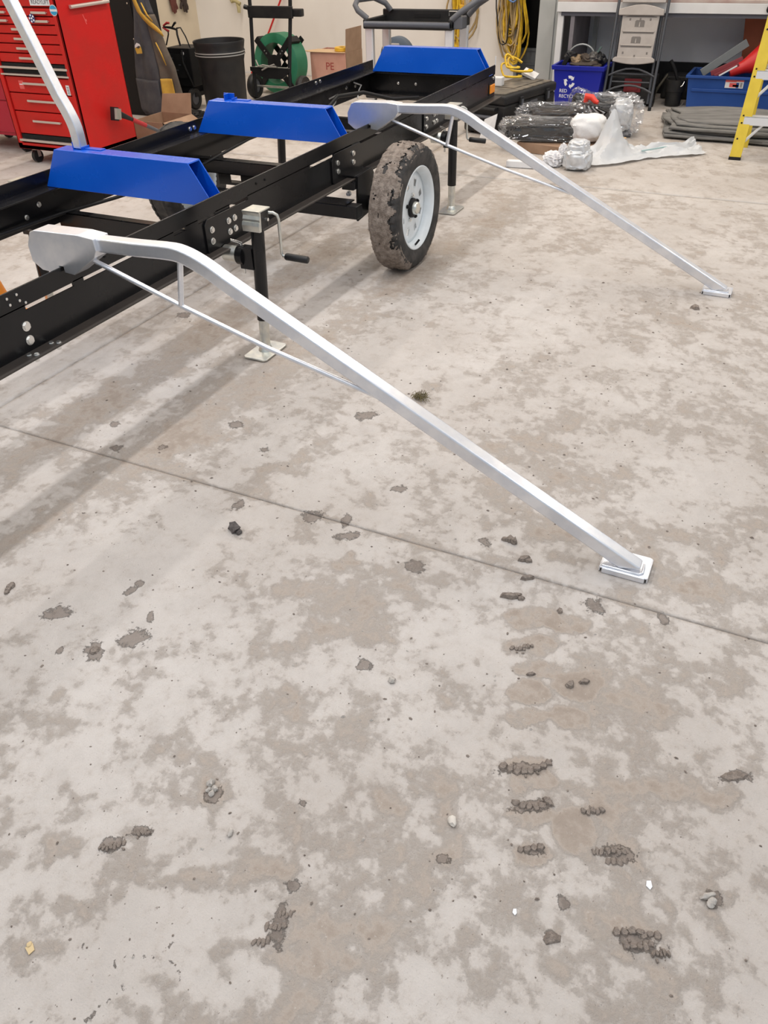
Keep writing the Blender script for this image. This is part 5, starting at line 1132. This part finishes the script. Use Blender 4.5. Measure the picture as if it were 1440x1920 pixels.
b = MB(); b.crumple((7.45, 1.92, .14), (.12, .26, .10), 13, .12, 2.4, 4, .5, RZm(.25)); flat0(b).build('part_body', DARK, p2, smooth=50)
b = MB(); b.crumple((7.43, 1.95, .145), (.14, .30, .115), 17, .20, 4.6, 5, .5, RZm(.25)); flat0(b).build('plastic_wrap', FILM, p2, smooth=18)
b = MB(); b.crumple((7.15, 2.10, .14), (.08, .12, .07), 19, .22, 3., 4, .5); flat0(b).build('plastic_wrap', FILM, p2, smooth=18)
p3 = thing('wrapped_part', 'upright black part in clear plastic before the recycling bin', 'wrapped part', (7.7, 1.85, 0))
b = MB(); b.tube([(7.75, 1.93, .05), (7.73, 1.88, .12), (7.70, 1.83, .20), (7.70, 1.80, .27), (7.71, 1.795, .31)], [.05, .045, .04, .055, .035], 16); b.build('part_body', BLACK, p3, smooth=50)
b = MB(); b.crumple((7.71, 1.80, .255), (.07, .08, .09), 23, .18, 3., 4, .55, Matrix.Rotation(.25, 3, 'X')); b.build('plastic_wrap', FILM, p3, smooth=18)
b = MB(); b.crumple((7.74, 1.88, .13), (.08, .11, .08), 25, .22, 3., 4, .55); b.build('plastic_wrap', FILM, p3, smooth=18)
p4 = thing('wrapped_part', 'silvery plastic bag with black strips, right of the pile', 'wrapped part', (7.75, 1.5, 0))
b = MB(); b.crumple((7.70, 1.58, .16), (.15, .22, .12), 31, .14, 2.2, 4, .5, RZm(.3)); flat0(b).build('part_body', BLACK, p4, smooth=50)
b = MB(); b.crumple((7.69, 1.42, .165), (.14, .10, .115), 33, .16, 2.6, 4, .5, RZm(.3)); flat0(b).build('silver_lining', FOIL, p4, smooth=50, label='silver lining')
b = MB(); b.crumple((7.67, 1.53, .165), (.19, .28, .145), 35, .22, 4.6, 5, .5, RZm(.3)); flat0(b).build('plastic_wrap', FILM, p4, smooth=18)
for k in range(9):
    b = MB(); y = 1.74-.03*k; b.tube([(7.545-.014*k, y, .09+.014*k), (7.53-.014*k, y-.035, .17+.008*k), (7.53-.013*k, y-.02+.01*k, .255)], [.008, .017, .007], 7); b.build('glossy_strip', FOIL if k % 2 else BLACK, p4, smooth=50)
b = MB(); b.box((7.55, 1.33, .003), (7.95, 1.72, .045), RZm(.3)); tag(b.build('grey_tray', GREYPL, bevel=.006), 'flat grey tray under the silvery plastic bag', 'tray')
b = MB(); b.tube([(7.48, 1.685, .285), (7.47, 1.675, .33), (7.47, 1.63, .325), (7.46, 1.60, .30), (7.45, 1.57, .29)], [.018, .03, .026, .022, .015], 10); tag(b.build('red_clip', mat('bright_red', (.75, .05, .03), .4), smooth=50), 'small bright red plastic clip on top of the wrapped parts', 'clip')
# silver wrapped lump, tissue, foam bar, plastic sheet
b = MB(); b.crumple((6.43, 1.455, .075), (.098, .098, .075), 41, .16, 2.2, 4, .6); b.crumple((6.43, 1.46, .145), (.070, .075, .062), 43, .15, 2.4, 4, .5); o = flat0(b).build('foil_bundle', FOIL, smooth=45); tag(o, 'lump wrapped in silver foam wrap before the pile', 'bundle')
for k, (c, s_, sd, lb) in enumerate((((6.47, 1.66, .045), (.075, .07, .05), 51, 'crumpled white tissue left of the silver bundle'), ((6.52, 1.60, .085), (.035, .03, .06), 53, 'twisted white tissue sticking up left of the silver bundle'), ((6.60, 1.58, .05), (.07, .06, .05), 55, 'second crumpled white tissue touching the silver bundle'))):
    b = MB(); b.crumple(c, s_, sd, .35, 3., 4, .7); tag(flat0(b).build('tissue_paper', TISSUE, smooth=35), lb, 'tissue', 'white packing tissue on the floor')
b = MB(); b.box((6.30, 1.70, .003), (6.36, 1.99, .05), RZm(.1)); tag(b.build('foam_bar', FOAM, bevel=.004), 'white foam bar on the floor left of the tissue', 'foam')
def sheetfn(u, v):
    # u along its length, v across; peak near the left end
    a = Vector((6.50, 1.36, 0)); e = Vector((7.22, .60, 0)); d = e-a; nrm = Vector((.55, .52, 0)).normalized()
    wid = .30*(1-.45*u)+.05*math.sin(7*u)
    p = a + d*u + nrm*(v*wid-.03*math.sin(9*u))
    pk = math.exp(-(((u-.27)/(.07+.10*(1-v)))**2))*math.exp(-((v-.80)/.30)**2)*.20
    rd = 1-2*abs(mnoise.noise(Vector((u*6, v*2.2, 2)))); rd2 = 1-2*abs(mnoise.noise(Vector((u*13, v*5, 8))))
    z = .006 + pk*(1+.30*rd+.14*rd2) + .034*max(0, rd)*(.3+v) + .022*max(0, rd2)*(.25+v) + .03*v*(1-abs(2*v-1))
    if v > .85: z += .03*abs(math.sin(11*u))*(1 if u > .5 else .3)
    return (p.x, p.y, z)
b = MB(); b.grid(sheetfn, 60, 28); o = b.build('plastic_sheet', SHEET, smooth=22); tag(o, 'milky plastic sheet peaked and spread on the floor', 'plastic sheet')
b = MB(); b.tube([(6.92, 1.06, .055), (7.15, .84, .065)], .006, 6); tag(b.build('glass_strip', mat('strip_teal', (.35, .50, .50), .3)), 'thin greenish strip lying on the plastic sheet', 'strip')

# traffic cone behind the trailer
tcn = thing('traffic_cone', 'orange traffic cone beyond the trailer at the left edge', 'cone', (2.5, 3.46, 0))
b = MB(); b.lathe([(.135, .022), (.12, .03), (.03, .43), (.022, .44), (0, .44)], (2.5, 3.46, 0), 2, 36); b.build('cone', ORANGE, tcn, smooth=40); b = MB(); b.box((2.34, 3.30, .002), (2.66, 3.62, .024)); b.build('base', ORANGE, tcn, bevel=.006)

# ------------------------------------------------------------------ mud clods and stones on the floor
def chunk(b, x, y, sx, sy_, sz, r, rnd):
    """angular flat-topped lump"""
    n = rnd.choice((5, 6, 7)); ca, sa = math.cos(r), math.sin(r); base = []; top = []
    for k in range(n):
        a = 2*PI*(k+rnd.uniform(-.25, .25))/n; q = rnd.uniform(.85, 1.2); px, py = sx*q*math.cos(a), sy_*q*math.sin(a)
        base.append((x+px*ca-py*sa, y+px*sa+py*ca, .0006)); f = rnd.uniform(.62, .88); top.append((x+f*(px*ca-py*sa), y+f*(px*sa+py*ca), sz*rnd.uniform(.65, 1.1)))
    b.add(base+top+[(x, y, sz*1.05)], [(k, (k+1) % n, n+(k+1) % n, n+k) for k in range(n)] + [(n+k, n+(k+1) % n, 2*n) for k in range(n)] + [tuple(range(n))[::-1]])
def clod(name, pts, label, m=CLOD, cat='mud clod', group=None, seed=1):
    """pts = (x, y, sx, sy, sz, rotation); more than one piece makes a thing with pieces"""
    rnd = random.Random(seed)
    def one(p, k):
        b = MB()
        if m is CLOD: chunk(b, *p, rnd)
        else:
            x, y, sx, sy_, sz, r = p; b.blob((x, y, sz*.55+.001), (sx, sy_, sz), seed+k, .45, 1.8, 2, rot=r); b.v = [(a, c, max(.0008, z)) for a, c, z in b.v]
        return b
    if len(pts) == 1: return tag(one(pts[0], 0).build(name, m, smooth=35), label, cat, group)
    root = thing(name, label, cat, (pts[0][0], pts[0][1], 0), group)
    for i, p in enumerate(pts): one(p, i).build('mud_piece', m, root, smooth=35)
    return root
VX, VY = .8926, .4509                 # floor direction away from the viewer; its right is (VY, -VX)
def arcpieces(cx, cy_, half, n, sag, sz, seed):
    R_ = random.Random(seed); out = []
    for i in range(n):
        t = -1+2*(i+.5)/n; u = t*half; w = sag*t*t + R_.uniform(-.003, .003)
        x = cx + VY*u + VX*w; y = cy_ - VX*u + VY*w
        out.append((x, y, half/n*R_.uniform(1.05, 1.4), (.0115 if half > .03 else .0085)*R_.uniform(.7, 1.35), sz*R_.uniform(.45, .9), math.atan2(-VX, VY)+2*t*sag/half+R_.uniform(-.35, .35)))
        if i % 2: out.append((x+R_.uniform(-.014, .014), y+R_.uniform(-.014, .014), R_.uniform(.003, .006), R_.uniform(.002, .004), sz*R_.uniform(.25, .5), R_.uniform(0, 3)))
    return out
clod('mud_clod', arcpieces(1.09, .195, .062, 8, .022, .012, 1), 'long cracked curved mud clod, upper of the two at lower right', seed=10)
clod('mud_clod', arcpieces(1.004, .155, .044, 6, .016, .010, 2), 'shorter cracked mud clod just below the long curved one', seed=20)
clod('mud_clod', arcpieces(1.051, .031, .026, 5, .004, .009, 3), 'narrow slanted mud clod right of the shorter cracked clod', seed=30)
clod('mud_clod', arcpieces(.908, .131, .029, 4, .002, .009, 4), 'oval flat mud clod alone below the two cracked clods', seed=40)
clod('mud_clod', arcpieces(.977, -.036, .022, 4, .002, .008, 5)+arcpieces(.957, -.042, .024, 4, .0, .006, 6)+arcpieces(.962, .0, .012, 3, 0, .006, 16), 'crumbly mud clod with loose crumbs at the right below the narrow slanted one', seed=50)
clod('mud_clod', arcpieces(.823, -.094, .03, 4, .002, .013, 7)+arcpieces(.806, -.118, .03, 5, 0, .010, 8)+arcpieces(.808, -.158, .018, 5, 0, .011, 9)+arcpieces(.835, -.135, .02, 3, 0, .008, 10), 'largest crumbled mud heap near the lower right corner', seed=60)
clod('mud_clod', [(1.565, 1.347, .025, .016, .018, 1.2), (1.56, 1.325, .012, .010, .010, .3)], 'dark grey mud clod alone left of the near arm', mat('grey_clod', (.12, .105, .10), .9, scale=80, col2=(.08, .07, .066), bump=.6), seed=70)
clod('mud_clod', [(1.879, .518, .010, .009, .010, 0)], 'small round mud crumb above the knobbly clod near the arm foot', seed=71)
clod('mud_clod', [(1.884, .496, .016, .012, .016, .4), (1.876, .483, .012, .012, .018, .9), (1.88, .507, .010, .010, .012, 0)], 'knobbly dark mud clod between the joint and the near arm foot', seed=72)
clod('mud_clod', [(1.811, .43, .022, .010, .012, 2.3), (1.808, .412, .016, .008, .010, 2.0)], 'dark split mud clod below the knobbly one', seed=75)
clod('mud_clod', [(1.731, .395, .026, .010, .013, -1.0)], 'stick-shaped mud clod on the floor joint', seed=77)
clod('mud_clod', [(1.634, .42, .030, .011, .014, -1.3), (1.65, .40, .014, .008, .008, -1), (1.64, .385, .013, .009, .010, -1.)], 'long tan mud clod below the stick-shaped one', seed=78)
clod('mud_clod', [(1.634, .267, .011, .009, .009, .5)], 'small dark mud crumb right of the long tan clod', seed=80)
clod('mud_clod', arcpieces(1.447, .326, .026, 5, .012, .008, 11)+arcpieces(1.468, .31, .014, 3, .004, .008, 12), 'spidery mud fragments at the left edge of the tread print', seed=81)
clod('mud_clod', [(1.374, .274, .013, .006, .007, -1.)], 'thin dark mud chip below the spidery fragments', seed=84)
clod('mud_clod', [(1.382, .17, .014, .010, .010, -.4), (1.378, .176, .008, .007, .006, 0)], 'left one of a pair of stubby clods on the tread print', seed=85)
clod('mud_clod', [(1.406, .139, .014, .009, .010, -1.)], 'right one of a pair of stubby clods on the tread print', seed=87)
clod('mud_clod', [(.748, .038, .02, .012, .006, -1.)], 'low grey mud clod left of the largest heap', seed=88)
clod('mud_clod', [(.959, -.225, .018, .006, .008, -.9), (.952, -.234, .009, .009, .008, 0), (.944, -.232, .008, .008, .006, 0)], 'pale mud chip with two crumbs at the right edge', PEBBLE, seed=89)
clod('mud_clod', [(1.275, -.242, .034, .012, .006, -1.1)], 'flat dark mud pat at the far right edge', seed=92)
clod('mud_clod', arcpieces(.525, .966, .022, 6, .006, .007, 13)+arcpieces(.538, .955, .018, 4, .006, .006, 14), 'cracked mud flakes on the lower left, nearer the corner', seed=93)
clod('mud_clod', arcpieces(.585, .925, .018, 5, -.01, .007, 15), 'cracked mud flakes right of the lower left ones', seed=103)
clod('mud_clod', arcpieces(.535, .545, .022, 5, .004, .006, 17)+arcpieces(.50, .556, .018, 4, .004, .005, 18)+arcpieces(.565, .54, .015, 4, 0, .005, 19), 'crusty cracked mud patch at bottom centre left', seed=110)
clod('mud_clod', [(1.055, 1.826, .014, .012, .010, 0), (1.043, 1.822, .010, .010, .008, 0), (1.03, 1.815, .01, .008, .007, 0), (1.065, 1.83, .008, .008, .006, 0)], 'crumbled dark clod at the far left edge below the brown streak', seed=120)
clod('mud_clod', [(3.999, .227, .03, .022, .014, .4)], 'round mud clod below the far arm foot', seed=125)
clod('mud_clod', [(.959, 1.402, .016, .014, .008, 0), (.968, 1.405, .008, .007, .006, 0), (.948, 1.398, .007, .006, .005, 1)], 'round dark mud pat with pebble among the left stains', seed=126)
# the five small stones
for k, (x, y, r, lb) in enumerate(((.748, .856, .011, 'largest of the small stones in a brown patch lower left'), (.741, .838, .009, 'second stone right of the largest one in the brown patch'), (.735, .85, .006, 'tiny stone between the other stones in the brown patch'), (.727, .838, .008, 'lowest stone of the cluster in the brown patch'), (.73, .852, .006, 'smallest stone left of the lowest one'))):
    clod('stone', [(x, y, r, r*.8, r*.8, k)], lb, PEBBLE, 'stone', 'small stones in the brown patch', 130+k)
clod('stone', [(.895, .307, .015, .009, .008, .8)], 'pale oval pebble alone right of the bottom centre', mat('cream_stone', (.62, .58, .52), .7), 'stone', None, 140)
clod('stone', [(.665, .743, .011, .006, .006, .2)], 'pale flat pebble below the stone cluster', PEBBLE, 'stone', None, 141)
clod('stone', [(1.203, .6, .009, .009, .008, .2)], 'small pale pebble in the middle of the floor', PEBBLE, 'stone', None, 142)
for x, y, r, lb in ((.766, .121, .007, 'white paper fleck at the lower middle right'), (.935, -.113, .010, 'white paint flake right of the crumbly clods')):
    b = MB(); b.prism([(x-r, y-r*.4), (x-r*.2, y-r*.7), (x+r, y-r*.2), (x+r*.6, y+r*.6), (x-r*.5, y+r*.5)], 2, .0012, .0024); tag(b.build('paint_flake', WHITEINK), lb, 'flake')
b = MB(); b.prism([(.285, .958), (.297, .955), (.305, .968), (.292, .975)], 2, .001, .003); b.blob((.30, .972, .003), (.006, .005, .003), 3); tag(b.build('wood_chip', mat('pale_wood', (.62, .48, .27), .8)), 'pale yellow wood chip at the lower left corner', 'chip')
# dry grass tuft by the arm
R_ = random.Random(5); b = MB()
for k in range(70):
    a = R_.uniform(0, 2*PI); r_ = R_.uniform(0, .03); x, y = 2.617+r_*math.cos(a), 1.13+r_*math.sin(a); a2 = R_.uniform(0, 2*PI); l_ = R_.uniform(.012, .035)
    b.tube([(x, y, .002), (x+l_*.5*math.cos(a2), y+l_*.5*math.sin(a2), R_.uniform(.01, .025)), (x+l_*math.cos(a2), y+l_*math.sin(a2), R_.uniform(.003, .016))], .0011, 3)
o = b.build('grass_tuft', GRASS, kind='stuff'); tag(o, 'small tuft of dry grass beyond the near arm', 'grass')
# countless crumbs and grit
R_ = random.Random(11); b = MB()
for k in range(1100):
    u = R_.random()**1.3; x = .2+u*4.2; y = R_.uniform(-.35-.05*x, .95+.75*x)
    if y > 2.6 or (1.82 < x < 1.98 and y < .25) or abs(y-1.975) < .09 and abs(x-2.74) < .12 or abs(x-4.035) < .4 and 1.7 < y < 1.95: continue
    r_ = R_.choice((.0011, .0014, .0018, .0022, .003))*(1+.35*x)*R_.uniform(.7, 1.2)
    sx, sy_, sz = r_*R_.uniform(.8, 1.5), r_*R_.uniform(.7, 1.1), r_*R_.uniform(.5, .9); a = R_.uniform(0, PI); ca, sa = math.cos(a), math.sin(a); vs = []
    for (p, q, w) in ((1, 0, 0), (.3, .9, 0), (-.8, .5, 0), (-.7, -.6, 0), (.4, -.9, 0), (.1, .05, 1)):
        p *= sx; q *= sy_; vs.append((x+p*ca-q*sa, y+p*sa+q*ca, .0005+w*sz))
    b.cur = 0 if R_.random() < .72 else 1
    b.add(vs, [(0, 1, 5), (1, 2, 5), (2, 3, 5), (3, 4, 5), (4, 0, 5), (4, 3, 2, 1, 0)])
o = b.build('floor_grit', [CLOD, PEBBLE], kind='stuff'); tag(o, 'scattered mud crumbs and grit over the concrete floor', 'grit')
